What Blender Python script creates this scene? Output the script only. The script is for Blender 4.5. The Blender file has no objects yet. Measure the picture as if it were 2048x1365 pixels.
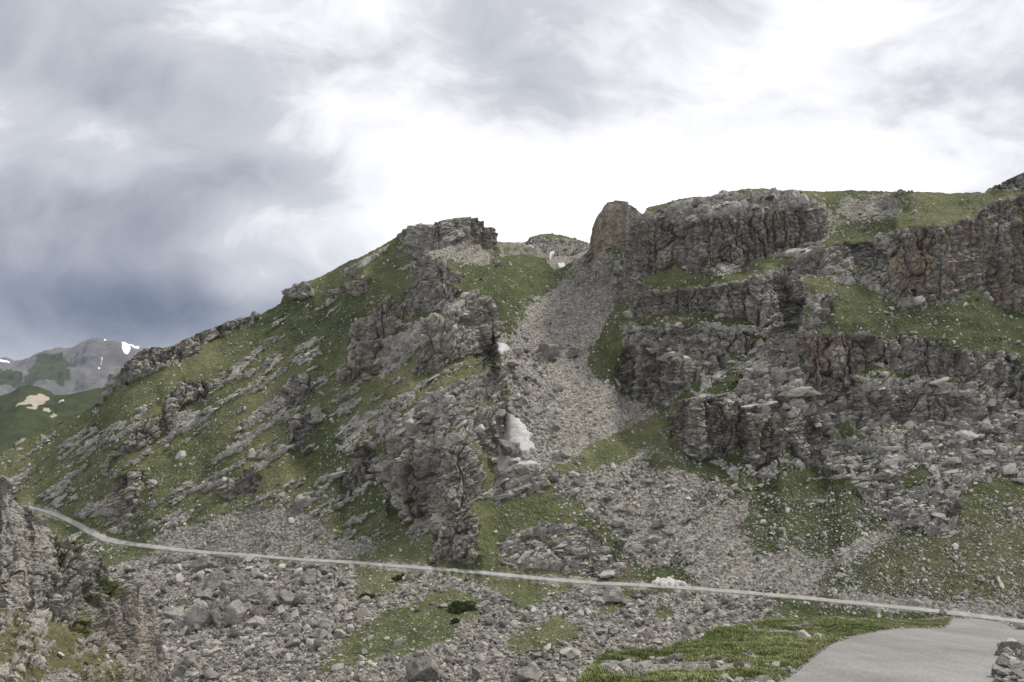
import bpy, math, random
import numpy as np

random.seed(7)
rng = np.random.default_rng(7)
sc = bpy.context.scene
PXW, PXH, FOC, HOR = 2048.0, 1365.0, 1967.0, 800.0
PITCH = math.atan((HOR - PXH / 2) / FOC)

# ------------------------------------------------------------------ camera
cam_data = bpy.data.cameras.new('camera')
cam = bpy.data.objects.new('camera', cam_data)
sc.collection.objects.link(cam)
cam.location = (0, 0, 0)
cam.rotation_euler = (math.pi / 2 + PITCH, 0, 0)
cam_data.sensor_fit = 'HORIZONTAL'
cam_data.sensor_width = 36.0
cam_data.lens = 36.0 * FOC / PXW
cam_data.clip_start = 0.1
cam_data.clip_end = 60000
sc.camera = cam

# ------------------------------------------------------------------ exposure
sc.view_settings.view_transform = 'Standard'
sc.view_settings.look = 'None'
sc.view_settings.exposure = -0.27
sc.view_settings.gamma = 1.0
sc.render.film_transparent = False
sc.cycles.max_bounces = 5
sc.cycles.diffuse_bounces = 3
sc.cycles.use_denoising = True
sc.cycles.denoiser = 'OPENIMAGEDENOISE'
sc.cycles.denoising_input_passes = 'RGB_ALBEDO_NORMAL'
sc.cycles.denoising_prefilter = 'NONE'

# bearing and elevation of a sight line, as unit steps forward: x = a*y, z = b*y
CP, SP = math.cos(PITCH), math.sin(PITCH)


def sight(X, Y):
    u = (np.asarray(X, float) - PXW / 2) / FOC
    v = (PXH / 2 - np.asarray(Y, float)) / FOC
    fwd = CP - v * SP
    return u / fwd, (SP + v * CP) / fwd


def sdir(X, Y):
    a, b = sight(X, Y)
    n = math.sqrt(a * a + 1 + b * b)
    return (a / n, 1 / n, b / n)


# ------------------------------------------------------------------ sun
SUN_EL, SUN_AZ = math.radians(52), math.radians(72)   # azimuth from the view axis towards the right
sun_data = bpy.data.lights.new('sun', 'SUN')
sun_data.energy = 3.9
sun_data.angle = math.radians(7)
sun_data.color = (1.0, 0.95, 0.87)
sun = bpy.data.objects.new('sun', sun_data)
sc.collection.objects.link(sun)
sun.rotation_euler = (math.pi / 2 - SUN_EL, 0, math.pi - SUN_AZ)


# ------------------------------------------------------------------ node helpers
class NT:
    def __init__(self, tree):
        self.t = tree
        self.n = tree.nodes
        self.l = tree.links

    def new(self, kind, **kw):
        n = self.n.new(kind)
        for k, v in kw.items():
            setattr(n, k, v)
        return n

    def put(self, sock, v):
        if hasattr(v, 'is_linked') or isinstance(v, bpy.types.NodeSocket):
            self.l.new(v, sock)
        else:
            sock.default_value = v

    def math(self, op, a, b=0.0, c=0.0, clamp=False):
        n = self.new('ShaderNodeMath', operation=op, use_clamp=clamp)
        self.put(n.inputs[0], a)
        self.put(n.inputs[1], b)
        if len(n.inputs) > 2:
            self.put(n.inputs[2], c)
        return n.outputs[0]

    def vmath(self, op, a, b=(0, 0, 0)):
        n = self.new('ShaderNodeVectorMath', operation=op)
        self.put(n.inputs[0], a)
        if op == 'SCALE':
            self.put(n.inputs['Scale'], b)
            return n.outputs[0]
        self.put(n.inputs[1], b)
        return n.outputs['Value'] if op in ('LENGTH', 'DOT_PRODUCT', 'DISTANCE') else n.outputs[0]

    def noise(self, vec, scale, detail=4, rough=0.55, dist=0.0):
        n = self.new('ShaderNodeTexNoise')
        self.put(n.inputs['Vector'], vec)
        n.inputs['Scale'].default_value = scale
        n.inputs['Detail'].default_value = detail
        n.inputs['Roughness'].default_value = rough
        n.inputs['Distortion'].default_value = dist
        return n.outputs['Fac']

    def voro(self, vec, scale, feature='F1', out='Distance'):
        n = self.new('ShaderNodeTexVoronoi', feature=feature)
        self.put(n.inputs['Vector'], vec)
        n.inputs['Scale'].default_value = scale
        return n.outputs[out]

    def ramp(self, fac, stops, interp='LINEAR'):
        n = self.new('ShaderNodeValToRGB')
        n.color_ramp.interpolation = interp
        e = n.color_ramp.elements
        while len(e) < len(stops):
            e.new(0.5)
        for el, (p, c) in zip(e, stops):
            el.position = p
            if not isinstance(c, (tuple, list)):
                c = (c, c, c)
            el.color = tuple(c) + (1.0,)
        self.put(n.inputs[0], fac)
        return n.outputs[0]

    def rng(self, v, a, b, c=0.0, d=1.0, smooth=False):
        n = self.new('ShaderNodeMapRange')
        n.interpolation_type = 'SMOOTHSTEP' if smooth else 'LINEAR'
        n.clamp = True
        self.put(n.inputs[0], v)
        for k, x in zip((1, 2, 3, 4), (a, b, c, d)):
            n.inputs[k].default_value = x
        return n.outputs[0]

    def mix(self, fac, a, b, blend='MIX'):
        n = self.new('ShaderNodeMix', data_type='RGBA', blend_type=blend)
        self.put(n.inputs[0], fac)
        for s, v in ((n.inputs[6], a), (n.inputs[7], b)):
            if isinstance(v, (tuple, list)):
                v = tuple(v) + (1.0,) if len(v) == 3 else v
            self.put(s, v)
        return n.outputs[2]

    def attr(self, name):
        n = self.new('ShaderNodeAttribute', attribute_name=name)
        return n

    def sep(self, col):
        n = self.new('ShaderNodeSeparateColor')
        self.put(n.inputs[0], col)
        return n.outputs

    def scalevec(self, vec, s):
        return self.vmath('MULTIPLY', vec, s)


# ------------------------------------------------------------------ world: overcast sky
world = bpy.data.worlds.new('World')
sc.world = world
world.use_nodes = True
world.node_tree.nodes.clear()
w = NT(world.node_tree)
sky = w.new('ShaderNodeTexSky', sky_type='NISHITA', sun_disc=False, sun_elevation=SUN_EL,
            sun_rotation=SUN_AZ, altitude=2400)
dirv = w.new('ShaderNodeTexCoord').outputs['Generated']
flat = w.vmath('ADD', w.scalevec(dirv, (1.0, 1.0, 1.55)), (0.37, 0.11, 0.52))
warp = w.noise(flat, 2.2, 3, 0.5)
warpv = w.vmath('ADD', flat, w.scalevec(w.new('ShaderNodeCombineXYZ').outputs[0], (0, 0, 0)))
cw = w.new('ShaderNodeCombineXYZ')
w.put(cw.inputs[0], w.math('MULTIPLY_ADD', warp, 0.28, -0.14))
w.put(cw.inputs[2], w.math('MULTIPLY_ADD', w.noise(flat, 3.1, 3, 0.5), 0.4, -0.2))
warpv = w.vmath('ADD', flat, cw.outputs[0])
n1 = w.noise(warpv, 3.4, 6, 0.52)
n2 = w.noise(warpv, 9.0, 6, 0.58)
val = w.math('ADD', w.math('MULTIPLY_ADD', n1, 0.95, 0.35), w.math('MULTIPLY_ADD', n2, 0.60, -0.29))
SKY_BLOBS = [  # X, Y, reach x, reach z, amount : banks of thicker (darker) and thinner (brighter) cloud
    (1350, 330, 800, 260, 0.16),
    (1700, 400, 900, 200, 0.15),
    (1000, 400, 720, 260, 0.20),
    (1600, 40, 500, 160, 0.10),
    (1850, 260, 500, 220, 0.12),
    (660, 150, 420, 330, 0.10),
    (640, 20, 260, 260, 0.16),
    (1000, 60, 900, 260, 0.07),
    (1750, 20, 600, 200, 0.12),
    (500, 580, 90, 40, 0.16),
    (530, 545, 70, 30, 0.10),
    (560, 460, 230, 120, 0.06),
    (60, 225, 200, 60, 0.10),
    (130, 90, 520, 190, -0.16),
    (260, 190, 260, 80, -0.10),
    (20, 430, 420, 150, -0.22),
    (40, 560, 520, 120, -0.26),
    (0, 670, 620, 120, -0.32),
    (330, 630, 320, 90, -0.20),
    (500, 350, 240, 70, -0.22),
    (330, 420, 260, 60, -0.10),
    (1000, 100, 260, 120, -0.12),
    (1300, 70, 300, 80, -0.03),
    (1830, 175, 260, 70, -0.08),
]
for bx, by, rx, rz, amt in SKY_BLOBS:
    d = w.vmath('SUBTRACT', dirv, sdir(bx, by))
    k = FOC
    ln = w.vmath('LENGTH', w.scalevec(d, (k / rx, k / rx, k / rz)))
    val = w.math('ADD', val, w.math('MULTIPLY', w.rng(ln, 1.25, 0.0, 0.0, 1.0, True), amt))
zen = w.new('ShaderNodeSeparateXYZ')
w.put(zen.inputs[0], dirv)
# added fill light: sky brightened out of view, overhead and behind the viewpoint
val = w.math('ADD', val, w.rng(zen.outputs[2], 0.42, 0.85, 0.0, 0.22, True))
val = w.math('ADD', val, w.math('MULTIPLY', w.rng(zen.outputs[1], 0.2, -0.5, 0.0, 0.05, True), w.rng(zen.outputs[2], 0.0, 0.3)))
cloudcol = w.ramp(val, [(0.0, (0.07, 0.09, 0.16)), (0.25, (0.165, 0.195, 0.285)), (0.42, (0.315, 0.345, 0.44)),
                        (0.58, (0.49, 0.51, 0.59)), (0.78, (0.73, 0.755, 0.83)), (1.0, (0.93, 0.94, 0.98))])
boost = w.rng(val, 0.86, 1.8, 0.0, 1.7)
cloudcol = w.mix(1.0, cloudcol, w.mix(boost, (0, 0, 0), (1, 1, 1)), 'ADD')
skyc = w.mix(0.94, w.vmath('SCALE', sky.outputs[0], 0.09), cloudcol)
bg = w.new('ShaderNodeBackground')
w.put(bg.inputs[0], skyc)
bg.inputs[1].default_value = 1.0
w.put(w.new('ShaderNodeOutputWorld').inputs[0], bg.outputs[0])

# ------------------------------------------------------------------ numeric noise
f32 = np.float32
TAB = rng.random((64, 64, 64)).astype(f32)
JIT = rng.random((32, 32, 32, 3)).astype(f32)
CID = rng.random((32, 32, 32)).astype(f32)
CIE = rng.random((32, 32, 32, 3)).astype(f32)
ROT = np.array([[0.36, 0.48, -0.8], [-0.8, 0.6, 0.0], [0.48, 0.64, 0.6]], f32)


def vnoise(p):
    """value noise 0..1 at points p (n,3)"""
    i = np.floor(p)
    f = (p - i).astype(f32)
    i = i.astype(np.int32)
    f = f * f * f * (f * (f * 6 - 15) + 10)
    a, b = i & 63, (i + 1) & 63
    fx, fy, fz = f[:, 0], f[:, 1], f[:, 2]
    t = TAB
    c00 = t[a[:, 0], a[:, 1], a[:, 2]] * (1 - fx) + t[b[:, 0], a[:, 1], a[:, 2]] * fx
    c10 = t[a[:, 0], b[:, 1], a[:, 2]] * (1 - fx) + t[b[:, 0], b[:, 1], a[:, 2]] * fx
    c01 = t[a[:, 0], a[:, 1], b[:, 2]] * (1 - fx) + t[b[:, 0], a[:, 1], b[:, 2]] * fx
    c11 = t[a[:, 0], b[:, 1], b[:, 2]] * (1 - fx) + t[b[:, 0], b[:, 1], b[:, 2]] * fx
    return (c00 * (1 - fy) + c10 * fy) * (1 - fz) + (c01 * (1 - fy) + c11 * fy) * fz


def fbm(p, freq, octs=4, gain=0.5, off=0.0):
    """about -1..1"""
    q = (p.astype(f32) * f32(freq) + f32(off + 11.7))
    s, a, tot = 0, 1.0, 0
    for _ in range(octs):
        s = s + a * (vnoise(q) * 2 - 1)
        tot += a
        a *= gain
        q = q @ ROT.T * f32(2.03) + f32(5.3)
    return s / tot * 1.6


def worley(p):
    """F1, F2, id, three more per-cell numbers at points p (already scaled)"""
    i = np.floor(p).astype(np.int32)
    f = (p - i).astype(f32)
    n = len(p)
    d1 = np.full(n, 9, f32)
    d2 = np.full(n, 9, f32)
    best = np.zeros(n, np.int32)
    jit = JIT.reshape(-1, 3)
    for dx in (-1, 0, 1):
        for dy in (-1, 0, 1):
            for dz in (-1, 0, 1):
                ci = (((i[:, 0] + dx) & 31) * 32 + ((i[:, 1] + dy) & 31)) * 32 + ((i[:, 2] + dz) & 31)
                j = jit[ci]
                q = (j[:, 0] + dx - f[:, 0]) ** 2 + (j[:, 1] + dy - f[:, 1]) ** 2 + (j[:, 2] + dz - f[:, 2]) ** 2
                near = q < d1
                d2 = np.where(near, d1, np.minimum(d2, q))
                best = np.where(near, ci, best)
                d1 = np.where(near, q, d1)
    return np.sqrt(d1), np.sqrt(d2), CID.reshape(-1)[best], CIE.reshape(-1, 3)[best]


def smooth(a, b, x):
    t = np.clip((x - a) / (b - a), 0, 1)
    return t * t * (3 - 2 * t)


def inside(poly, X, Y):
    poly = np.asarray(poly, float)
    r = np.zeros(X.shape, bool)
    x0, y0, x1, y1 = poly[:, 0].min(), poly[:, 1].min(), poly[:, 0].max(), poly[:, 1].max()
    bb = (X >= x0) & (X <= x1) & (Y >= y0) & (Y <= y1)
    xs, ys = X[bb], Y[bb]
    c = np.zeros(xs.shape, bool)
    px, py = poly[-1]
    for qx, qy in poly:
        if qy != py:
            hit = ((qy > ys) != (py > ys)) & (xs < (px - qx) * (ys - qy) / (py - qy) + qx)
            c ^= hit
        px, py = qx, qy
    r[bb] = c
    return r


def blur(a, n):
    for _ in range(n):
        p = np.pad(a, 1, mode='edge')
        a = (p[:-2, 1:-1] + 2 * p[1:-1, 1:-1] + p[2:, 1:-1]) / 4
        p = np.pad(a, 1, mode='edge')
        a = (p[1:-1, :-2] + 2 * p[1:-1, 1:-1] + p[1:-1, 2:]) / 4
    return a


def polyline(pts):
    xs = np.array([p[0] for p in pts], float)
    return lambda X, k=1: np.interp(X, xs, np.array([p[k] for p in pts], float))


# ------------------------------------------------------------------ surface survey: distances from local slopes
def solve_depth(S, B, x0, x1, nx, nt, slope_fn, edge_fn, anchors, hflat=0.012):
    """S, B: sight-line rows of a sheet's upper and lower limit. Returns ln(distance) on an nt x nx lattice such
    that the ground has the slopes of slope_fn and passes through the anchors (X, row, distance, weight)."""
    xs = np.linspace(x0, x1, nx)
    t = np.linspace(0, 1, nt)[:, None]
    Y = S(xs)[None, :] + (B(xs) - S(xs))[None, :] * t
    X = np.repeat(xs[None, :], nt, 0)
    s = slope_fn(X, Y)
    tau = sight(X, Y)[1]
    g = (tau[:-1] - tau[1:]) / np.maximum(0.5 * (s[:-1] + s[1:]) - 0.5 * (tau[:-1] + tau[1:]), 0.10)
    e = edge_fn(X, Y)
    wv = 1 / (0.25 * np.abs(g) + 4e-4) ** 2
    wh = 1 / np.where(np.abs(e[:, 1:] - e[:, :-1]) > 0.4, 0.07, hflat) ** 2
    A = np.zeros_like(X)
    R = np.zeros_like(X)
    for ax, ay, ad, aw in anchors:
        i = int(round((ax - x0) / (x1 - x0) * (nx - 1)))
        if not 0 <= i < nx:
            continue
        j = int(np.clip(round((ay - Y[0, i]) / (Y[-1, i] - Y[0, i]) * (nt - 1)), 0, nt - 1))
        A[j, i] += aw
        R[j, i] += aw * math.log(ad)

    def mul(L):
        o = A * L
        d = wv * (L[:-1] - L[1:])
        o[:-1] += d
        o[1:] -= d
        d = wh * (L[:, :-1] - L[:, 1:])
        o[:, :-1] += d
        o[:, 1:] -= d
        return o
    # neighbours of one lattice row do not lie on one sight row: expected difference between them
    dy = np.diff(Y, axis=0)
    dl = np.concatenate([-g / dy, (-g / dy)[-1:]], 0)
    hh = 0.5 * (dl[:, 1:] + dl[:, :-1]) * (Y[:, :-1] - Y[:, 1:])
    b = R.copy()
    b[:, :-1] += wh * hh
    b[:, 1:] -= wh * hh
    d = wv * g
    b[:-1] += d
    b[1:] -= d
    diag = A.copy() + 1e-9
    diag[:-1] += wv
    diag[1:] += wv
    diag[:, :-1] += wh
    diag[:, 1:] += wh
    L = np.full(X.shape, np.sum(R) / np.sum(A))
    L += np.concatenate([np.cumsum(g[::-1], 0)[::-1], np.zeros((1, nx))], 0)
    L += np.sum(R - A * L) / np.sum(A)
    r = b - mul(L)
    z = r / diag
    p = z.copy()
    rz = np.sum(r * z)
    for _ in range(900):
        Ap = mul(p)
        al = rz / np.sum(p * Ap)
        L += al * p
        r -= al * Ap
        z = r / diag
        rn = np.sum(r * z)
        p = z + rn / rz * p
        rz = rn
    return L


def resample(L, S, B, x0, x1, gx, GY):
    """look the coarse lattice up at every (bearing, row) of the fine one"""
    nt, nx = L.shape
    xs = np.linspace(x0, x1, nx)
    q = (gx - x0) / (x1 - x0) * (nx - 1)
    i0 = np.clip(np.floor(q).astype(int), 0, nx - 2)
    f = q - i0
    out = np.zeros(GY.shape)
    wts = [-0.5 * f + f ** 2 - 0.5 * f ** 3, 1 - 2.5 * f ** 2 + 1.5 * f ** 3, 0.5 * f + 2 * f ** 2 - 1.5 * f ** 3, -0.5 * f ** 2 + 0.5 * f ** 3]
    for k, wt in zip((-1, 0, 1, 2), wts):
        ii = np.clip(i0 + k, 0, nx - 1)
        sx_ = S(xs)[ii]
        bx_ = B(xs)[ii]
        t = (GY - sx_) / (bx_ - sx_) * (nt - 1)
        ext = np.minimum(t, 0)
        t = np.clip(t, 0, nt - 1.001)
        j = np.floor(t).astype(int)
        a = t - j
        a = a * 1.0
        v = L[j, ii] * (1 - a) + L[j + 1, ii] * a
        v = v - ext * 0.004
        out += wt * v
    return blur(out, 3)


def normals(P):
    du = np.empty_like(P)
    dv = np.empty_like(P)
    du[:, 1:-1] = P[:, 2:] - P[:, :-2]
    du[:, 0] = P[:, 1] - P[:, 0]
    du[:, -1] = P[:, -1] - P[:, -2]
    dv[1:-1] = P[:-2] - P[2:]
    dv[0] = P[0] - P[1]
    dv[-1] = P[-2] - P[-1]
    n = np.cross(du, dv)
    n /= np.maximum(np.linalg.norm(n, axis=2, keepdims=True), 1e-9)
    return n


# ------------------------------------------------------------------ mesh output
def tag(o, label=None, cat=None, group=None, kind=None):
    for k, v in (('label', label), ('category', cat), ('group', group), ('kind', kind)):
        if v:
            o[k] = v
    return o


def mesh_obj(name, V, F, mat, attrs=None, parent=None, shade=False, loc=None):
    """V (n,3); F (m,3) or (m,4) array"""
    V = np.asarray(V, f32)
    F = np.asarray(F, np.int32)
    if loc is not None:
        V = V - np.asarray(loc, f32)
    me = bpy.data.meshes.new(name)
    k = F.shape[1]
    me.vertices.add(len(V))
    me.vertices.foreach_set('co', V.ravel())
    me.loops.add(F.size)
    me.loops.foreach_set('vertex_index', F.ravel())
    me.polygons.add(len(F))
    me.polygons.foreach_set('loop_start', np.arange(0, F.size, k, dtype=np.int32))
    me.polygons.foreach_set('loop_total', np.full(len(F), k, np.int32))
    me.polygons.foreach_set('use_smooth', np.full(len(F), bool(shade)))
    for an, av in (attrs or {}).items():
        a = me.attributes.new(an, 'FLOAT_COLOR', 'POINT')
        a.data.foreach_set('color', np.asarray(av, f32).ravel())
    me.update(calc_edges=True)
    me.materials.append(mat)
    o = bpy.data.objects.new(name, me)
    sc.collection.objects.link(o)
    if loc is not None:
        o.location = [float(x) for x in loc]
    if parent:
        o.parent = parent
    return o


def grid_faces(ny, nx):
    a = np.arange(ny * nx, dtype=np.int32).reshape(ny, nx)
    return np.stack([a[1:, :-1], a[1:, 1:], a[:-1, 1:], a[:-1, :-1]], 2).reshape(-1, 4)


def sub_mesh(V, F, sel, attrs):
    F = F[sel]
    u, inv = np.unique(F.ravel(), return_inverse=True)
    return V[u], inv.reshape(F.shape).astype(np.int32), {k: a[u] for k, a in attrs.items()}


# ------------------------------------------------------------------ materials
def new_mat(name):
    m = bpy.data.materials.new(name)
    m.use_nodes = True
    m.node_tree.nodes.clear()
    n = NT(m.node_tree)
    out = n.new('ShaderNodeOutputMaterial')
    b = n.new('ShaderNodeBsdfPrincipled')
    n.put(out.inputs[0], b.outputs[0])
    b.inputs['Roughness'].default_value = 0.92
    b.inputs['Specular IOR Level'].default_value = 0.15
    return m, n, b


def rock_color(n, pos, rand, k=1.0):
    """weathered limestone: pale grey with darker beds, faint warm and lichen patches"""
    big = n.noise(pos, 0.10 * k, 5, 0.6)
    mid = n.noise(pos, 0.9 * k, 5, 0.62)
    fine = n.noise(pos, 4.5 * k, 4, 0.65)
    v = n.math('ADD', n.math('MULTIPLY_ADD', big, 0.5, -0.25), n.math('MULTIPLY', mid, 0.6))
    v = n.math('ADD', v, n.math('MULTIPLY_ADD', fine, 0.5, -0.12))
    v = n.math('ADD', v, n.math('MULTIPLY_ADD', rand, 0.30, -0.15))
    return n.ramp(v, [(0.22, (0.085, 0.077, 0.068)), (0.38, (0.25, 0.233, 0.205)), (0.58, (0.39, 0.37, 0.332)), (0.80, (0.58, 0.556, 0.51))])


def terrain_mat(name, k=1.0, grass_k=1.0):
    m, n, b = new_mat(name)
    pos = n.new('ShaderNodeTexCoord').outputs['Object']
    ma = n.attr('mask')
    mk = n.sep(ma.outputs['Color'])
    rock, scree, dry, ochre = mk[0], mk[1], mk[2], ma.outputs['Alpha']
    ta = n.attr('tone')
    tn = n.sep(ta.outputs['Color'])
    rand, stain, soil = tn[0], tn[1], tn[2]
    rc = rock_color(n, pos, rand, k)
    streakv = n.scalevec(pos, (1.0, 1.0, 0.10))
    streak = n.noise(streakv, 0.9 * k, 5, 0.62)
    streak2 = n.noise(streakv, 3.2 * k, 3, 0.6)
    sv = n.math('ADD', n.math('MULTIPLY', streak, 0.7), n.math('MULTIPLY', streak2, 0.3))
    dark = n.math('MULTIPLY', stain, n.rng(sv, 0.43, 0.62, 1.0, 0.05, True))
    rc = n.mix(n.math('MULTIPLY', dark, 0.76), rc, (0.055, 0.050, 0.047))
    oc = n.math('MULTIPLY', ochre, n.rng(n.noise(streakv, 0.55 * k, 4, 0.6), 0.40, 0.62, 0.0, 1.0, True))
    rc = n.mix(n.math('MULTIPLY', oc, 0.85), rc, n.mix(n.noise(pos, 1.6 * k, 3), (0.20, 0.138, 0.078), (0.32, 0.262, 0.18)))
    # turf
    gn = n.noise(pos, 0.35 * grass_k, 5, 0.65)
    gf = n.noise(pos, 2.6 * grass_k, 5, 0.72)
    gv = n.math('ADD', n.math('MULTIPLY', gn, 0.45), n.math('MULTIPLY', gf, 0.55))
    gv = n.math('ADD', gv, n.math('MULTIPLY_ADD', dry, 0.24, -0.07))
    gc = n.ramp(gv, [(0.33, (0.022, 0.031, 0.012)), (0.46, (0.055, 0.071, 0.025)), (0.58, (0.104, 0.118, 0.052)), (0.76, (0.19, 0.180, 0.09))])
    gc = n.mix(n.math('MULTIPLY', soil, n.rng(n.noise(pos, 0.8 * k, 4, 0.65), 0.4, 0.6, 0.0, 1.0, True)), gc, (0.105, 0.080, 0.050))
    # rubble
    vc = n.new('ShaderNodeTexVoronoi', feature='F1')
    n.put(vc.inputs['Vector'], pos)
    vc.inputs['Scale'].default_value = 2.4 * k
    vr = n.sep(vc.outputs['Color'])[0]
    sn = n.math('ADD', n.math('MULTIPLY', vr, 0.5), n.math('MULTIPLY', n.noise(pos, 3.0 * k, 4, 0.7), 0.5))
    sc_ = n.ramp(sn, [(0.25, (0.125, 0.115, 0.10)), (0.5, (0.235, 0.22, 0.19)), (0.75, (0.37, 0.348, 0.305))])
    sc_ = n.mix(1.0, sc_, n.ramp(rand, [(0.1, 0.70), (0.9, 1.18)]), 'MULTIPLY')
    edge = n.math('MULTIPLY_ADD', n.noise(pos, 1.4 * k, 5, 0.7), 0.9, -0.45)
    fs = n.rng(n.math('ADD', scree, edge), 0.40, 0.60, 0.0, 1.0, True)
    fr = n.rng(n.math('ADD', rock, n.math('MULTIPLY', edge, 0.5)), 0.42, 0.58, 0.0, 1.0, True)
    col = n.mix(fr, n.mix(fs, gc, sc_), rc)
    n.put(b.inputs['Base Color'], col)
    h = n.math('ADD', n.math('MULTIPLY', n.noise(pos, 2.2 * k, 6, 0.7), 0.35), n.math('MULTIPLY', vc.outputs['Distance'], -0.12))
    bp = n.new('ShaderNodeBump')
    bp.inputs['Strength'].default_value = 0.9
    bp.inputs['Distance'].default_value = 1.0 / k
    n.put(bp.inputs['Height'], h)
    n.put(b.inputs['Normal'], bp.outputs[0])
    return m


MAT_HILL = terrain_mat('hill_ground', 1.0, 1.0)
MAT_NEAR = terrain_mat('near_ground', 4.0, 4.0)


def stone_mat(name, k, dim=1.0):
    m, n, b = new_mat(name)
    pos = n.new('ShaderNodeTexCoord').outputs['Object']
    r = n.sep(n.attr('tone').outputs['Color'])
    c = rock_color(n, pos, r[0], k)
    c = n.mix(r[1], c, (0.50, 0.48, 0.445))
    c = n.mix(1.0, c, n.ramp(r[0], [(0.0, 0.62), (1.0, 1.12)]), 'MULTIPLY')
    c = n.mix(n.math('MULTIPLY', r[2], 0.6), c, (0.13, 0.105, 0.075))
    if dim != 1.0:
        c = n.mix(1.0, c, (dim, dim, dim), 'MULTIPLY')
    n.put(b.inputs['Base Color'], c)
    bp = n.new('ShaderNodeBump')
    bp.inputs['Strength'].default_value = 0.7
    bp.inputs['Distance'].default_value = 0.5 / k
    n.put(bp.inputs['Height'], n.noise(pos, 3.0 * k, 6, 0.7))
    n.put(b.inputs['Normal'], bp.outputs[0])
    return m


MAT_STONE = stone_mat('loose_limestone', 1.6)
MAT_STONE_NEAR = stone_mat('loose_limestone_near', 6.0)
MAT_BOULDER = stone_mat('boulder_limestone', 2.0)


def road_mat(name, k, br=1.0):
    m, n, b = new_mat(name)
    pos = n.new('ShaderNodeTexCoord').outputs['Object']
    a = n.math('MULTIPLY', n.noise(pos, 0.5 * k, 5, 0.6), 0.45)
    f = n.math('MULTIPLY', n.noise(pos, 14.0 * k, 3, 0.75), 0.30)
    vt = n.new('ShaderNodeTexVoronoi')
    n.put(vt.inputs['Vector'], pos)
    vt.inputs['Scale'].default_value = 22.0 * k
    g = n.math('MULTIPLY', n.sep(vt.outputs['Color'])[0], 0.25)
    lane = n.math('MULTIPLY_ADD', n.noise(n.scalevec(pos, (0.9, 0.07, 0.0)), 1.3, 3, 0.6), 0.50, -0.25)
    v = n.math('ADD', n.math('ADD', n.math('ADD', a, f), g), lane)
    c = n.ramp(v, [(0.25, (0.135, 0.13, 0.123)), (0.5, (0.20, 0.194, 0.185)), (0.78, (0.285, 0.277, 0.265))])
    c = n.vmath('SCALE', c, br)
    n.put(b.inputs['Base Color'], c)
    bp = n.new('ShaderNodeBump')
    bp.inputs['Strength'].default_value = 0.6
    bp.inputs['Distance'].default_value = 0.03
    n.put(bp.inputs['Height'], n.math('ADD', f, g))
    n.put(b.inputs['Normal'], bp.outputs[0])
    return m


MAT_ROAD = road_mat('pale_gravel', 1.0, 1.12)
MAT_TRACK = road_mat('dusty_gravel', 1.0, 1.5)


def snow_mat():
    m, n, b = new_mat('old_snow')
    pos = n.new('ShaderNodeTexCoord').outputs['Object']
    dirt = n.rng(n.noise(n.scalevec(pos, (1, 1, 0.4)), 0.7, 6, 0.7), 0.42, 0.66, 0.0, 0.85)
    c = n.mix(dirt, (0.52, 0.52, 0.515), (0.34, 0.30, 0.25))
    n.put(b.inputs['Base Color'], c)
    b.inputs['Roughness'].default_value = 0.7
    return m


MAT_SNOW = snow_mat()

# ================================================================== MAIN HILL
SKY_MAIN = [(-90, 950), (0, 905), (50, 880), (120, 848), (180, 817), (201, 803), (217, 755), (235, 745), (265, 712), (290, 700), (350, 688),
            (400, 665), (440, 650), (480, 637), (515, 630), (560, 607), (572, 584), (600, 568), (640, 555), (700, 523),
            (740, 503), (795, 475), (801, 466), (845, 447), (853, 450), (905, 437), (940, 435), (962, 445), (967, 457),
            (981, 455), (986, 461), (996, 494), (1006, 513), (1030, 510), (1060, 509), (1090, 519), (1108, 540), (1126, 536),
            (1150, 520), (1174, 506), (1184, 472), (1190, 446), (1198, 430), (1204, 416), (1215, 405), (1232, 401), (1250, 404), (1266, 413), (1280, 425),
            (1290, 428), (1297, 415), (1330, 408), (1360, 399), (1395, 395), (1440, 393), (1450, 386), (1490, 380), (1525, 377),
            (1560, 380), (1640, 383), (1700, 381), (1760, 383), (1830, 384), (1900, 386), (1970, 386), (1978, 373),
            (2000, 362), (2030, 352), (2048, 345), (2140, 325)]
S_MAIN = polyline(SKY_MAIN)
B_MAIN = lambda X: np.full(np.shape(X), 1420.0)

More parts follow.
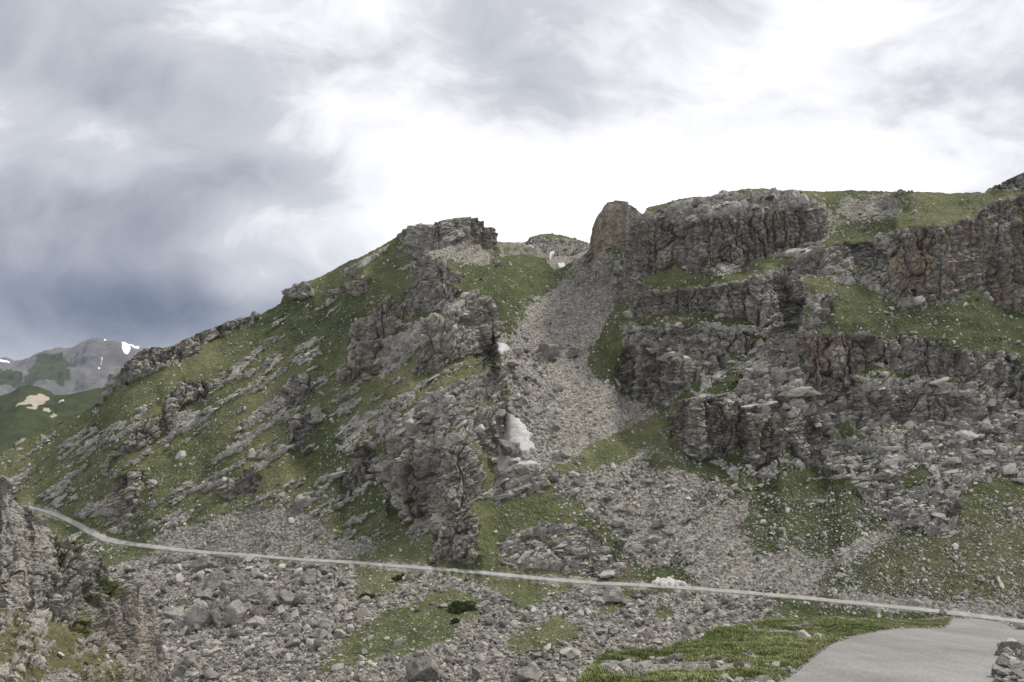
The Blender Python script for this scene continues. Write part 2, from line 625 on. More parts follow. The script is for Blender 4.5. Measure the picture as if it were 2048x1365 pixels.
# rock faces: name -> (outline, steepness, dark stain, ochre stain, label)
CRAGS = {
    'ridge_crag': ([(797, 460), (836, 445), (867, 440), (908, 430), (942, 428), (964, 440), (970, 450), (990, 450), (992, 498), (976, 488), (962, 486), (925, 480), (901, 484), (887, 494), (867, 494), (839, 494), (812, 493), (795, 481)], 5, .55, .25,
                   'blocky grey crag capping the top of the grassy left ridge'),
    'small_crag': ([(851, 515), (890, 520), (893, 535), (918, 548), (918, 562), (845, 562), (843, 540), (846, 525)], 4, .5, .15,
                   'small dark knob of rock just below the ridge top crag'),
    'shoulder_crag': ([(805, 585), (846, 561), (908, 571), (928, 582), (925, 592), (898, 606), (887, 620), (860, 626), (819, 616), (805, 599)], 3.2, .35, .15,
                      'pale banded outcrop above the buttress with the ochre foot'),
    'ochre_buttress': ([(716, 633), (764, 612), (791, 606), (819, 616), (819, 626), (791, 660), (771, 677), (757, 705), (754, 749), (737, 766), (706, 766), (675, 763), (699, 708), (706, 653)], 4, .55, .75,
                       'dark rounded buttress with an ochre foot on the grassy left slope'),
    'stepped_crag': ([(826, 722), (846, 688), (846, 653), (914, 631), (942, 640), (960, 600), (975, 592), (985, 605), (993, 640), (996, 701), (976, 715), (942, 712), (908, 725), (874, 739), (836, 754), (822, 751)], 3.5, .5, .45,
                     'square cut stepped crag standing beside the top of the scree gully'),
    'long_rib': ([(1000, 722), (1012, 740), (1016, 848), (1000, 858), (990, 800)], 5, .35, .1,
                 'thin grey rock wall lining the left side of the scree gully'),
    'gully_wall': ([(986, 814), (1010, 790), (1016, 848), (1007, 879), (993, 920), (980, 913), (952, 883), (956, 859), (983, 848)], 6, .6, .1,
                   'dark smooth rock wall directly left of the large snow patch'),
    'lower_buttress': ([(771, 944), (778, 886), (792, 872), (839, 879), (874, 893), (930, 886), (962, 925), (940, 955), (950, 985), (935, 1015), (958, 1050), (950, 1085), (966, 1112), (950, 1134), (905, 1122), (862, 1132), (852, 1092), (872, 1066), (845, 1036), (812, 1052), (782, 1020), (774, 978)], 3.6, .25, .35,
                       'tall broken buttress whose foot reaches down to the thin road'),
    'rounded_lump': ([(679, 951), (692, 910), (713, 893), (750, 896), (760, 917), (750, 951), (703, 985), (682, 972)], 4.5, .6, .35,
                     'dark rounded lump of rock in grass just left of the tall buttress'),
    'skyline_crag': ([(209, 781), (210, 740), (239, 734), (267, 699), (277, 690), (342, 680), (400, 658), (445, 638), (486, 628), (520, 628), (479, 655), (427, 679), (397, 706), (325, 733), (294, 750), (239, 778), (205, 805), (185, 822)], 3.2, .45, .15,
                     'long low rock face along the skyline where the left ridge ends'),
    'sloping_crag': ([(417, 757), (416, 785), (407, 802), (380, 812), (356, 822), (339, 860), (301, 891), (253, 911), (222, 928), (219, 956), (205, 949), (219, 915), (239, 891), (284, 850), (315, 826), (325, 802), (342, 785), (383, 761)], 3.0, .35, .4,
                     'long brownish crag slanting down the far left grass slope'),
    'roadside_crag': ([(205, 1016), (219, 982), (233, 955), (294, 941), (291, 975), (274, 996), (267, 1016), (253, 1037), (219, 1040)], 3.5, .3, .4,
                      'brown slabby crag above the bend of the road at far left'),
    'knob_crag': ([(575, 783), (595, 760), (625, 752), (640, 765), (620, 800), (590, 818), (572, 805)], 3.5, .5, .2,
                  'small dark knob of rock midway up the left grass slope'),
    'twin_knob': ([(600, 830), (640, 820), (645, 845), (622, 870), (600, 895), (585, 890), (590, 850)], 3.5, .5, .15,
                  'small dark two part knob below another knob on the left slope'),
    'slab_crag': ([(440, 985), (490, 940), (530, 950), (505, 985), (450, 1003)], 3.2, .5, .1,
                  'small dark slab ledge in grass above the grey scree by the road'),
    'ridge_block': ([(565, 590), (600, 566), (625, 575), (622, 598), (585, 605)], 3.5, .3, .1,
                    'stacked pale blocks on the skyline of the left ridge'),
    'pair_crag': ([(662, 578), (703, 571), (706, 558), (740, 554), (737, 582), (716, 599), (703, 585), (662, 592)], 4.0, .35, .35,
                  'pair of square rocks in grass below the left skyline'),
    'pinnacle': ([(1176, 508), (1181, 460), (1188, 440), (1196, 420), (1216, 395), (1234, 392), (1253, 396), (1270, 410), (1290, 422), (1271, 440), (1253, 493), (1211, 497), (1183, 516), (1146, 530)], 5, .05, 1.0,
                 'rounded brown rock pinnacle standing on the skyline above the gully'),
    'upper_cliff': ([(1267, 442), (1299, 446), (1378, 440), (1443, 435), (1484, 426), (1517, 428), (1563, 419), (1609, 416), (1651, 419), (1663, 446), (1632, 474), (1591, 493), (1540, 511), (1517, 516), (1484, 539), (1433, 525), (1424, 553), (1387, 544), (1350, 525), (1322, 548), (1285, 553), (1276, 581), (1257, 604), (1239, 609), (1232, 572), (1244, 525), (1253, 479)], 5, .8, .45,
                    'highest dark cliff band running right from the brown pinnacle'),
    'second_cliff': ([(1260, 618), (1267, 590), (1332, 581), (1424, 576), (1484, 562), (1517, 558), (1563, 558), (1605, 562), (1614, 599), (1600, 622), (1591, 659), (1563, 669), (1517, 655), (1494, 636), (1424, 628), (1359, 627), (1285, 632), (1267, 636)], 5, .7, .3,
                     'second cliff band of ribbed columns under the highest cliff'),
    'gully_cliff': ([(1234, 724), (1244, 696), (1294, 692), (1322, 706), (1378, 729), (1396, 743), (1378, 771), (1341, 803), (1299, 817), (1271, 798), (1239, 771)], 6, .95, .55,
                    'black streaked cliff rising right beside the pale scree gully'),
    'column_crag': ([(1410, 706), (1457, 701), (1452, 733), (1420, 738)], 5, .5, .2,
                    'small ribbed rock face between the black cliff and the orange cliff'),
    'grey_cliff': ([(1336, 849), (1355, 808), (1396, 794), (1470, 798), (1498, 826), (1484, 896), (1424, 910), (1396, 928), (1359, 896), (1341, 872)], 5.5, .95, .45,
                   'broad dark rounded cliff above the grass wedge and lower scree'),
    'tooth_crag': ([(1494, 849), (1544, 826), (1558, 914), (1535, 937), (1512, 951), (1489, 914)], 5, .7, .5,
                   'narrow tooth of rock pointing down into grass beside the broad cliff'),
    'orange_cliff': ([(1600, 673), (1679, 669), (1785, 678), (1794, 688), (1780, 725), (1757, 730), (1716, 747), (1656, 747), (1619, 738), (1602, 710)], 6, .75, .95,
                     'orange streaked cliff under the grassy knoll on the right'),
    'ribbed_cliff': ([(1794, 664), (1841, 673), (1910, 701), (1929, 701), (2007, 706), (2040, 724), (2021, 757), (1980, 780), (1947, 771), (1924, 752), (1864, 752), (1794, 750), (1770, 735), (1785, 700)], 5, .65, .25,
                     'grey ribbed cliff right of the orange streaked cliff'),
    'under_cliff': ([(1605, 738), (1693, 752), (1725, 771), (1693, 794), (1646, 803), (1609, 775)], 3.5, .6, .45,
                    'broken brown rock step below the orange streaked cliff'),
    'ledge_band': ([(1285, 662), (1400, 652), (1490, 666), (1545, 688), (1505, 708), (1400, 692), (1300, 688)], 3.0, .55, .2,
                   'broken dark ledges between the ribbed second cliff and the black cliff'),
    'broken_band': ([(1700, 792), (1780, 778), (1880, 788), (2000, 798), (2010, 832), (1900, 848), (1800, 832), (1720, 848), (1688, 818)], 3.0, .55, .2,
                    'broken rock band above the field of tilted pale slabs at right'),
    'knoll_step': ([(1598, 662), (1618, 634), (1642, 606), (1662, 590), (1668, 606), (1650, 632), (1632, 664), (1610, 678)], 3.5, .3, .2,
                    'narrow pale rock rib along the left edge of the grassy knoll'),
    'slope_step': ([(1560, 535), (1610, 517), (1680, 492), (1745, 482), (1775, 494), (1766, 512), (1700, 520), (1640, 545), (1580, 556)], 3.5, .4, .1,
                   'low pale rock step crossing the grass left of the big corner cliff'),
    'corner_cliff': ([(1785, 460), (1822, 456), (1887, 456), (1947, 433), (1980, 409), (2048, 391), (2140, 375), (2140, 610), (2003, 618), (1980, 590), (1947, 571), (1887, 604), (1822, 609), (1762, 590), (1767, 534), (1785, 497)], 5, .8, .75,
                     'big dark cliff with brown stains at the upper right edge'),
    'summit_block': ([(1977, 390), (1980, 365), (2048, 335), (2140, 315), (2140, 362), (2021, 380)], 3.5, .6, .1,
                     'low dark rock step on the skyline in the top right corner'),
    'block_crag': ([(1568, 858), (1609, 826), (1656, 863), (1646, 919), (1605, 933), (1577, 905)], 3.5, .55, .15,
                   'fissured grey rock face between the tooth and the blocky slabs'),
    'edge_crag': ([(2010, 770), (2050, 740), (2140, 735), (2140, 830), (2040, 815)], 4, .8, .1,
                  'dark overhung rock step at the right edge above the slabs'),
}
SLABS = [  # broken pale blocks with grass between
    [(1701, 946), (1738, 904), (1660, 925), (1646, 860), (1580, 830), (1560, 812), (1614, 780), (1700, 790), (1800, 760), (2010, 775), (2048, 800), (2140, 800), (2140, 925), (1987, 950), (1925, 985), (1904, 1062), (1862, 1070), (1750, 1037), (1721, 995)],
    [(1240, 690), (1262, 640), (1490, 655), (1600, 672), (1602, 790), (1560, 830), (1500, 830), (1470, 795), (1395, 790), (1396, 740), (1320, 702)],
    [(778, 880), (819, 828), (839, 800), (891, 775), (986, 735), (1002, 770), (1002, 830), (983, 852), (959, 879), (925, 883), (874, 893), (839, 883), (792, 875)],
    [(860, 935), (965, 915), (975, 960), (960, 1000), (880, 1010)],
    [(1280, 430), (1450, 388), (1560, 382), (1640, 400), (1640, 418), (1500, 426), (1380, 440), (1290, 446)],
    [(1660, 470), (1790, 480), (1770, 540), (1700, 560), (1620, 560), (1520, 556), (1540, 520)],
    [(750, 700), (800, 660), (850, 640), (830, 700), (790, 740), (760, 760)],
    [(880, 600), (930, 585), (985, 600), (993, 660), (900, 690), (850, 690), (900, 650)],
    [(1000, 950), (1060, 945), (1100, 975), (1000, 1000), (960, 1000)],
    [(1060, 1060), (1160, 1040), (1250, 1130), (1240, 1160), (1100, 1150), (1000, 1130), (1000, 1085)],
    [(1190, 520), (1232, 505), (1240, 570), (1200, 575)],
]
SCREE = {
    'gully': [(1150, 520), (1185, 503), (1230, 495), (1245, 520), (1232, 570), (1235, 612), (1215, 650), (1190, 700), (1180, 740), (1215, 770), (1290, 815), (1335, 815), (1250, 862), (1160, 915), (1110, 935), (1080, 960), (1000, 945), (985, 915), (1012, 850), (1012, 740), (995, 690), (1000, 660), (1060, 610), (1110, 570)],
    'fan': [(1490, 993), (1448, 1012), (1407, 1045), (1353, 1136), (1382, 1168), (1500, 1180), (1639, 1190), (1651, 1144), (1660, 1124), (1589, 1099), (1531, 1115), (1465, 1078), (1490, 1037), (1502, 1004)],
    'boulder_run': [(1080, 965), (1200, 935), (1280, 900), (1330, 890), (1380, 935), (1420, 960), (1500, 965), (1440, 1000), (1400, 1040), (1350, 1120), (1290, 1140), (1240, 1080), (1190, 1020), (1120, 985)],
    'left_apron': [(270, 1085), (340, 1050), (480, 1025), (590, 1008), (640, 1035), (655, 1070), (745, 1080), (745, 1110), (640, 1118), (480, 1106), (300, 1092)],
    'pit': [(-90, 1110), (240, 1100), (420, 1112), (600, 1124), (700, 1130), (800, 1140), (960, 1160), (1000, 1180), (1040, 1215), (1100, 1190), (1160, 1175), (1400, 1185), (1560, 1200), (1530, 1240), (1500, 1260), (1480, 1430), (-90, 1430)],
    'crag_apron': [(840, 485), (900, 480), (930, 478), (990, 490), (1060, 497), (1060, 510), (985, 520), (920, 530), (890, 515), (850, 510), (780, 500)],
    'roadside': [(1640, 1185), (1700, 1180), (1860, 1190), (2140, 1215), (2140, 1260), (1900, 1228), (1700, 1205)],
    'right_streak': [(1650, 1130), (1680, 1100), (1800, 1045), (1830, 1050), (1760, 1085), (1700, 1130)],
    'plateau': [(1680, 388), (1830, 388), (1820, 410), (1760, 440), (1700, 450), (1670, 420)],
    'gully_top': [(1180, 560), (1235, 505), (1240, 610), (1210, 640)],
}
TURF = [  # grass islands within the rubble
    [(700, 1128), (815, 1140), (800, 1165), (740, 1200), (690, 1195), (720, 1160)],
    [(620, 1335), (640, 1310), (720, 1260), (800, 1215), (870, 1185), (900, 1180), (955, 1200), (958, 1220), (925, 1245), (900, 1280), (830, 1300), (740, 1325), (640, 1345)],
    [(955, 1145), (1130, 1165), (1100, 1195), (1050, 1215), (990, 1190)],
    [(1560, 1200), (1900, 1235), (1880, 1250), (1640, 1245), (1540, 1235)],
    [(300, 1095), (180, 1085), (120, 1050), (75, 1025), (60, 1060), (180, 1140), (260, 1120)],
    [(1040, 1250), (1110, 1235), (1160, 1250), (1120, 1290), (1000, 1310)],
    [(350, 1195), (375, 1190), (380, 1205), (350, 1215)],
    [(1210, 1190), (1290, 1175), (1260, 1215), (1200, 1240)],
    [(1335, 1200), (1350, 1220), (1330, 1260), (1310, 1240)],
    [(1110, 935), (1250, 862), (1340, 815), (1335, 835), (1260, 880), (1140, 940)],
    [(1235, 612), (1262, 640), (1240, 690), (1232, 730), (1270, 800), (1300, 822), (1240, 790), (1205, 760), (1190, 730), (1200, 690)],
    [(1345, 880), (1400, 935), (1480, 900), (1515, 955), (1440, 965), (1370, 940), (1290, 935), (1330, 890)],
]
ROAD_PTS = [(60, 1013, 1017), (75, 1017, 1021), (105, 1024, 1031), (130, 1033, 1042), (160, 1047, 1058), (185, 1061, 1073), (205, 1071, 1082), (230, 1079, 1088),
            (260, 1085, 1092), (300, 1090, 1097), (350, 1097, 1103), (420, 1104, 1109), (500, 1109, 1114), (600, 1118, 1122.5), (700, 1123, 1128), (800, 1131, 1136),
            (900, 1138, 1143), (1000, 1147, 1153), (1100, 1157, 1163), (1200, 1165, 1170.5), (1300, 1169, 1175), (1400, 1176, 1182), (1500, 1184, 1190),
            (1600, 1193, 1199), (1700, 1203, 1209), (1800, 1213, 1219), (1870, 1220, 1226), (1900, 1223, 1230), (1950, 1229, 1236), (2000, 1236, 1242), (2048, 1241, 1248), (2140, 1252, 1260)]
R_TOP = polyline(ROAD_PTS)
R_BOT = lambda X: R_TOP(X, 2)
ROAD_DIST = polyline([(0, 255), (60, 235), (200, 213), (300, 200), (600, 182), (1000, 170), (1500, 160), (2048, 150), (2140, 148)])

anch = [(x, 0.5 * (R_TOP(x) + R_BOT(x)), ROAD_DIST(x), 4e5) for x in range(64, 2130, 16)]
anch += [(0, 990, 262, 2e3), (207, 790, 300, 2e3), (500, 632, 330, 2e3), (800, 470, 345, 2e3), (1180, 500, 350, 2e3), (1500, 380, 300, 2e3), (2048, 350, 250, 2e3)]
CW = lambda X, Y: (X + 5 * np.sin(Y / 9.0) + 3 * np.sin(X / 5.0 + Y / 13.0), Y + 4 * np.sin(X / 11.0) + 2.5 * np.sin(X / 4.3 + Y / 7.0))


def crag_field(X, Y):
    c = np.zeros(X.shape)
    for out, st, *_ in CRAGS.values():
        c = np.where(inside(out, X, Y), st, c)
    return c


def main_slope(X, Y):
    p = np.stack([X / 70.0, Y / 13.0, np.zeros_like(X)], -1).reshape(-1, 3)
    bands = (fbm(p, 1.0, 3).reshape(X.shape))
    s = np.full(X.shape, 0.62)
    for poly in SLABS:
        m = inside(poly, X, Y)
        s = np.where(m, 0.95 + np.clip(bands * 1.6, -0.45, 1.6), s)
    right = inside([(1235, 440), (2140, 340), (2140, 930), (1700, 960), (1300, 820), (1240, 700)], X, Y)
    s = np.where(right & (s == 0.62), 0.72 + np.clip(bands * 0.8, -0.3, 0.9), s)
    c = crag_field(X, Y)
    s = np.where(c > 0, c, s)
    below = Y > R_BOT(X) + 4
    s = np.where(below, 0.12 + 0.35 * np.exp(-(Y - R_BOT(X)) / 25.0), s)
    s = np.where((Y < S_MAIN(X) + 14) & (c == 0), 0.5, s)
    return s


NX, NY = 1290, 760
X0, X1 = -85.0, 2135.0
SKA = np.linspace(-400, 2500, 2901)
_sk = S_MAIN(SKA)
_env = np.min([np.roll(_sk, k) for k in range(-30, 31, 2)], 0)
_env = np.convolve(np.pad(_env, 30, mode='edge'), np.ones(61) / 61, 'valid') - 4
S_ENV = lambda X: np.interp(X, SKA, _env)
L = solve_depth(S_ENV, B_MAIN, X0, X1, 278, 200, main_slope, lambda X, Y: crag_field(X, Y) / 4, anch)
gx = np.linspace(X0, X1, NX)
gt = np.linspace(0, 1, NY)[:, None]
SKB = np.convolve(np.pad(S_MAIN(SKA), 60, mode='edge'), np.ones(121) / 121, 'valid')
S_SOFT = lambda X: np.interp(X, SKA, SKB)   # rows follow this calmer line a little below the skyline


def row_main(X, t):
    return S_SOFT(X) + (1420.0 - S_SOFT(X)) * t + (S_MAIN(X) - S_SOFT(X)) * (1 - t) ** 15


GY = row_main(gx[None, :], gt)
GX = np.repeat(gx[None, :], NY, 0)
L = resample(L, S_ENV, B_MAIN, X0, X1, gx, GY)
# bench cut for the road across the slope: its width is a level step in the surface
cut = np.clip((GY - R_TOP(GX)) / (R_BOT(GX) - R_TOP(GX)), 0, 1) * np.where(GY > R_BOT(GX), np.exp(-(GY - R_BOT(GX)) / 45.0), 1)
L = L - 0.006 * cut
D = np.exp(L)
A_, B_ = sight(GX, GY)
P0 = np.stack([A_ * D, D, B_ * D], -1).astype(f32)
N0 = normals(np.stack([blur(P0[..., k], 6) for k in range(3)], -1))
shape = (NY, NX)
flatP = P0.reshape(-1, 3)
px = np.stack([GX, GY, np.zeros_like(GX)], -1).reshape(-1, 3).astype(f32)
W1 = fbm(px, 1 / 45.0, 4).reshape(shape)
W2 = fbm(px, 1 / 45.0, 4, off=40).reshape(shape)
WX, WY = GX + 13 * W1, GY + 9 * W2

crag_id = np.zeros(shape, np.int32)
stain = np.zeros(shape)
ochre = np.zeros(shape)
crag_m = np.zeros(shape)
for ci, (cn, (out, st, dk, oc, lab)) in enumerate(CRAGS.items(), 1):
    ins = inside(out, WX, WY)
    crag_id[ins] = ci
    crag_m[ins] = 1
    stain[ins] = dk
    ochre[ins] = oc
slab_m = np.zeros(shape)
for poly in SLABS:
    slab_m[inside(poly, WX, WY)] = 1
scree_m = np.zeros(shape)
scree_id = np.zeros(shape, np.int32)
for k, (sn_, poly) in enumerate(SCREE.items(), 1):
    q = inside(poly, WX, WY)
    scree_m[q] = 1
    scree_id[q] = k
turf_m = np.zeros(shape)
for poly in TURF:
    turf_m[inside(poly, WX, WY)] = 1
crag_s = blur(crag_m, 2)
slab_s = blur(slab_m, 5)
WE = fbm(px, 1 / 26.0, 5, 0.62, off=55).reshape(shape)
WE2 = fbm(px, 1 / 7.0, 3, 0.6, off=65).reshape(shape)
turf_s = smooth(0.25, 0.75, blur(turf_m, 80) + 0.40 * WE + 0.26 * WE2 - 0.02)
scree_s = smooth(0.25, 0.75, blur(scree_m, 90) + 0.40 * WE + 0.26 * WE2 - 0.04) * (1 - turf_s)
stain = blur(stain, 6)
ochre = blur(ochre, 6)
road_gap = np.minimum(np.abs(GY - R_TOP(GX)), np.abs(GY - R_BOT(GX)))
road_gap[(GY > R_TOP(GX)) & (GY < R_BOT(GX))] = 0
calm = smooth(2, 14, road_gap)

# streaks of slabs running down the left slope (bedding dips to the lower left)
ang = math.radians(-34)
sx = (GX * math.cos(ang) + GY * math.sin(ang))
sy = (-GX * math.sin(ang) + GY * math.cos(ang))
GREEN = [[(1650, 620), (1700, 580), (1760, 600), (1820, 645), (1780, 664), (1680, 660), (1630, 660)],
         [(1850, 625), (1950, 590), (2060, 640), (2140, 640), (2140, 700), (2040, 700), (1900, 690), (1840, 660)],
         [(1690, 440), (1830, 398), (1965, 388), (1975, 400), (1900, 440), (1790, 458), (1730, 485), (1660, 500), (1630, 490), (1660, 470)],
         [(1290, 556), (1350, 535), (1424, 560), (1490, 545), (1530, 520), (1600, 510), (1600, 540), (1480, 558), (1300, 585)],
         [(1480, 660), (1545, 680), (1500, 730), (1440, 700)],
         [(1890, 785), (1965, 795), (1900, 832), (1830, 800)],
         [(1640, 385), (1980, 388), (1900, 410), (1700, 440), (1660, 415)],
         [(1262, 632), (1360, 632), (1430, 640), (1380, 655), (1290, 650)],
         [(1395, 775), (1470, 740), (1490, 765), (1400, 790)],
         [(1660, 850), (1700, 840), (1720, 870), (1690, 890)], [(1800, 950), (1850, 930), (1870, 960), (1810, 975)],
         [(860, 690), (930, 655), (985, 640), (985, 665), (900, 685)],
         [(930, 540), (1060, 515), (1100, 530), (1060, 600), (1000, 650), (985, 600)]]
green_m = np.zeros(shape)
for poly in GREEN:
    green_m[inside(poly, WX, WY)] = 1
green_s = smooth(0.3, 0.7, blur(green_m, 16) + 0.30 * WE + 0.2 * WE2)
slab_s = slab_s * (1 - 0.9 * green_s)
leftzone = smooth(1010, 930, GX + 0.25 * (GY - 800)) * smooth(1120, 1090, GY)
pst = np.stack([sx / 95.0, sy / 15.0, np.zeros_like(sx)], -1).reshape(-1, 3)
st1 = fbm(pst, 1.0, 5, 0.58).reshape(shape)
stbig = fbm(px, 1 / 170.0, 3, off=80).reshape(shape)
low = smooth(560, 980, GY)
streak_rock = smooth(0.28, 0.46, st1 + 0.35 * stbig + 0.22 * low - 0.12) * leftzone * (1 - scree_s)
pr = np.stack([GX / 60.0, GY / 16.0, np.zeros_like(sx) + 7], -1).reshape(-1, 3)
st2 = fbm(pr, 1.0, 5, 0.6).reshape(shape)
rightzone = np.asarray(inside([(1232, 430), (1290, 420), (2140, 330), (2140, 960), (1700, 960), (1480, 980), (1330, 830), (1240, 700)], WX, WY), float)
rightzone = blur(rightzone, 5)
streak_rock = np.maximum(streak_rock, smooth(0.30, 0.52, st2 + 0.3 * stbig + 0.2 * smooth(600, 800, GY)) * rightzone) * (1 - 0.9 * green_s)

# --- relief in metres
def layers(h, th, seed):
    u = h / th + seed
    i = np.floor(u)
    f = u - i
    r = TAB.ravel()
    a = r[(i.astype(np.int64) * 7919 + seed * 131) % r.size]
    b2 = r[((i.astype(np.int64) + 1) * 7919 + seed * 131) % r.size]
    return a + (b2 - a) * smooth(0.78, 1.0, f)


def relief(q, bed, vert=0.085):
    """heights of jointed and bedded rock, leaning blocks, turf and rubble over the points q"""
    hbed = np.sum(q * bed, 1) + 1.6 * fbm(q, 0.07, 3)
    lay = (layers(hbed, 2.6, 3) - 0.5) * 1.0 + (layers(hbed, 0.9, 17) - 0.5) * 0.55 + (layers(hbed + 0.2 * fbm(q, 0.5, 2), 0.36, 29) - 0.5) * 0.22
    wq = q + 0.9 * np.stack([fbm(q, 0.25, 3), fbm(q, 0.25, 3, off=9), fbm(q, 0.25, 3, off=21)], -1)
    f1, f2, cid, cie = worley(wq * np.array([0.30, 0.30, vert], f32))
    crack = 1 - smooth(0.0, 0.16, f2 - f1)
    g1, g2, gid, gie = worley(np.stack([wq[:, 0] * 0.85, wq[:, 1] * 0.85, hbed * 0.95], -1).astype(f32))
    crackb = 1 - smooth(0.0, 0.14, g2 - g1)
    rough = fbm(q, 0.8, 4, 0.6)
    big = fbm(q, 0.09, 3)
    r = {'cid': cid, 'rough': rough}
    qv = q * np.array([1.0, 1.0, 0.11], f32)
    ribs = 0.5 - np.abs(fbm(qv, 0.42, 4, 0.55)) - 0.6 * np.clip(0.16 - np.abs(fbm(qv, 0.21, 3, off=31)), 0, 1) * 4
    r['crag'] = 2.0 * (cid - 0.5) - 0.9 * crack + 0.85 * lay + 0.95 * ribs + 0.75 * (gid - 0.5) - 0.45 * crackb + 0.28 * rough + 1.2 * big
    b1, b2_, bid, bie = worley(np.stack([wq[:, 0] * 0.26, wq[:, 1] * 0.24, hbed * 0.80], -1).astype(f32))
    crackc = 1 - smooth(0.0, 0.20, b2_ - b1)
    r['bid'] = bid
    r['slab'] = 1.7 * (bid - 0.42) - 0.7 * crackc + 0.6 * (gid - 0.5) - 0.35 * crackb + 1.25 * lay + 0.25 * rough
    r['grass'] = 0.10 * rough + 0.25 * fbm(q, 0.22, 3) + 0.08 * fbm(q, 2.2, 2)
    r['scree'] = 0.16 * rough + 0.18 * fbm(q, 2.0, 2)
    r['patch'] = fbm(q, 0.35, 4, 0.6)
    return r


q = flatP
left_w = smooth(1150, 950, GX).reshape(-1, 1)
bed = (left_w * np.array([[-0.40, -0.16, 0.90]]) + (1 - left_w) * np.array([[-0.20, -0.14, 0.97]])).astype(f32)
rel = relief(q, bed)
cm = (crag_s.reshape(-1))
d_crag, d_slab, d_grass, d_scree, grs = rel['crag'], rel['slab'], rel['grass'], rel['scree'], rel['patch']
bid, cid, rough = rel['bid'], rel['cid'], rel['rough']
sm = slab_s.reshape(-1) * (1 - cm)
stm = streak_rock.reshape(-1) * (1 - cm) * (1 - sm)
slab_rock = smooth(-0.15, 0.25, d_slab * 0.55 - 0.25 * grs - 0.05)
d = d_grass * (1 - cm) * (1 - sm) * (1 - scree_s.reshape(-1)) + d_scree * scree_s.reshape(-1) * (1 - cm) * (1 - sm)
tame = np.where(crag_id.reshape(-1) == list(CRAGS).index('pinnacle') + 1, 0.45, 1.0)
d += cm * d_crag * tame + sm * np.maximum(d_slab, -0.55 + d_grass) + stm * (0.55 + 0.45 * d_slab)
d *= calm.reshape(-1)
nn = N0.reshape(-1, 3)
dirn = nn + (1 - cm)[:, None] * np.array([[0, 0, 0.8]]) * (sm + stm)[:, None] - cm[:, None] * np.array([[0, 0, 0.25]]) * nn[:, 2:3]
dirn /= np.linalg.norm(dirn, axis=1, keepdims=True)
P1 = (q + dirn * d[:, None]).astype(f32).reshape(NY, NX, 3)
N1 = normals(P1)

# --- surface cover
steep = 1 - smooth(0.45, 0.80, N1[..., 2])
flatc = smooth(0.55, 0.8, blur(N1[..., 2], 1))
rockw = np.maximum.reduce([crag_s * (1 - 0.9 * flatc * smooth(0.1, 0.5, grs.reshape(shape))), slab_s * slab_rock.reshape(shape), streak_rock * smooth(-0.2, 0.3, 0.3 + d_slab.reshape(shape) * 0.5 - 0.15 * grs.reshape(shape))])
rockw = np.maximum(rockw, 0.85 * steep * (slab_s + rightzone * 0.6 * (1 - green_s) + leftzone * 0.3).clip(0, 1) * (1 - scree_s))
rockw *= calm
dry = np.clip(0.5 + 0.5 * fbm(px, 1 / 120.0, 3, off=33).reshape(shape) - 0.5 * smooth(1240, 1500, GX) * smooth(560, 700, GY) + 0.25 * smooth(620, 430, GY), 0, 1)
soil = np.clip(0.15 + blur(inside([(1000, 1075), (1200, 1060), (1280, 1165), (1000, 1135)], WX, WY) * 1.0, 4) * 0.8
               + blur(inside([(1750, 1100), (2140, 960), (2140, 1215), (1700, 1190)], WX, WY) * 1.0, 8) * 0.5, 0, 1)
scw = np.clip(scree_s * (0.80 + 0.25 * W1) + 0.10 * stbig + 0.22 * np.clip(st1, 0, 1) * (1 - scree_s), 0, 1)
scw = np.where(road_gap < 9, np.maximum(scw, 0.62 - 0.04 * road_gap + 0.25 * W2), scw)
darkst = stain * (0.35 + 0.65 * steep)
mask = np.stack([rockw, scw, dry, ochre], -1).reshape(-1, 4)
fall = fbm(np.stack([sx / 60.0, sy / 9.0, np.zeros_like(sx) + 21], -1).reshape(-1, 3), 1.0, 4).reshape(shape)
rnd = 0.5 * bid.reshape(shape) * slab_s + cid.reshape(shape) * (1 - slab_s) * 0.6 + 0.25
rnd = rnd * (1 - scree_s) + scree_s * np.clip(0.58 + 0.6 * fall + 0.25 * (scree_id == 1), 0, 1)
tone = np.stack([rnd, darkst, soil, np.ones(shape)], -1).reshape(-1, 4)

# --- the far side behind the skyline, so that the hill is solid
back = []
for dist, drop in ((3, 0.7), (10, 3.5), (30, 14), (70, 40), (140, 95)):
    r = P1[0] * 1.0
    hd = r.copy()
    hd[:, 2] = 0
    hd /= np.linalg.norm(hd, axis=1, keepdims=True)
    r = r + hd * dist
    r[:, 2] -= drop
    back.append(r)
back = np.stack(back[::-1], 0)
nb = len(back)
VM = np.concatenate([back, P1], 0).reshape(-1, 3)
attrM = {'mask': np.concatenate([np.repeat(mask[None, :NX], nb, 0).reshape(-1, 4), mask]),
         'tone': np.concatenate([np.repeat(tone[None, :NX], nb, 0).reshape(-1, 4), tone])}
FM = grid_faces(NY + nb, NX)
cell = np.zeros((NY + nb - 1, NX - 1), np.int32)
cell[nb:] = crag_id[1:, :-1]
sid = scree_id[1:, :-1] * ((scree_s[1:, :-1] > 0.5) & (crag_id[1:, :-1] == 0))
cell[nb:] = np.where(sid == 1, 101, np.where(sid == 2, 102, np.where(sid == 4, 103, cell[nb:])))
cell = cell.ravel()


def emit(name, sel, label, cat):
    v, f, a = sub_mesh(VM, FM, sel, attrM)
    return tag(mesh_obj(name, v, f, MAT_HILL, a), label, cat, kind='structure')


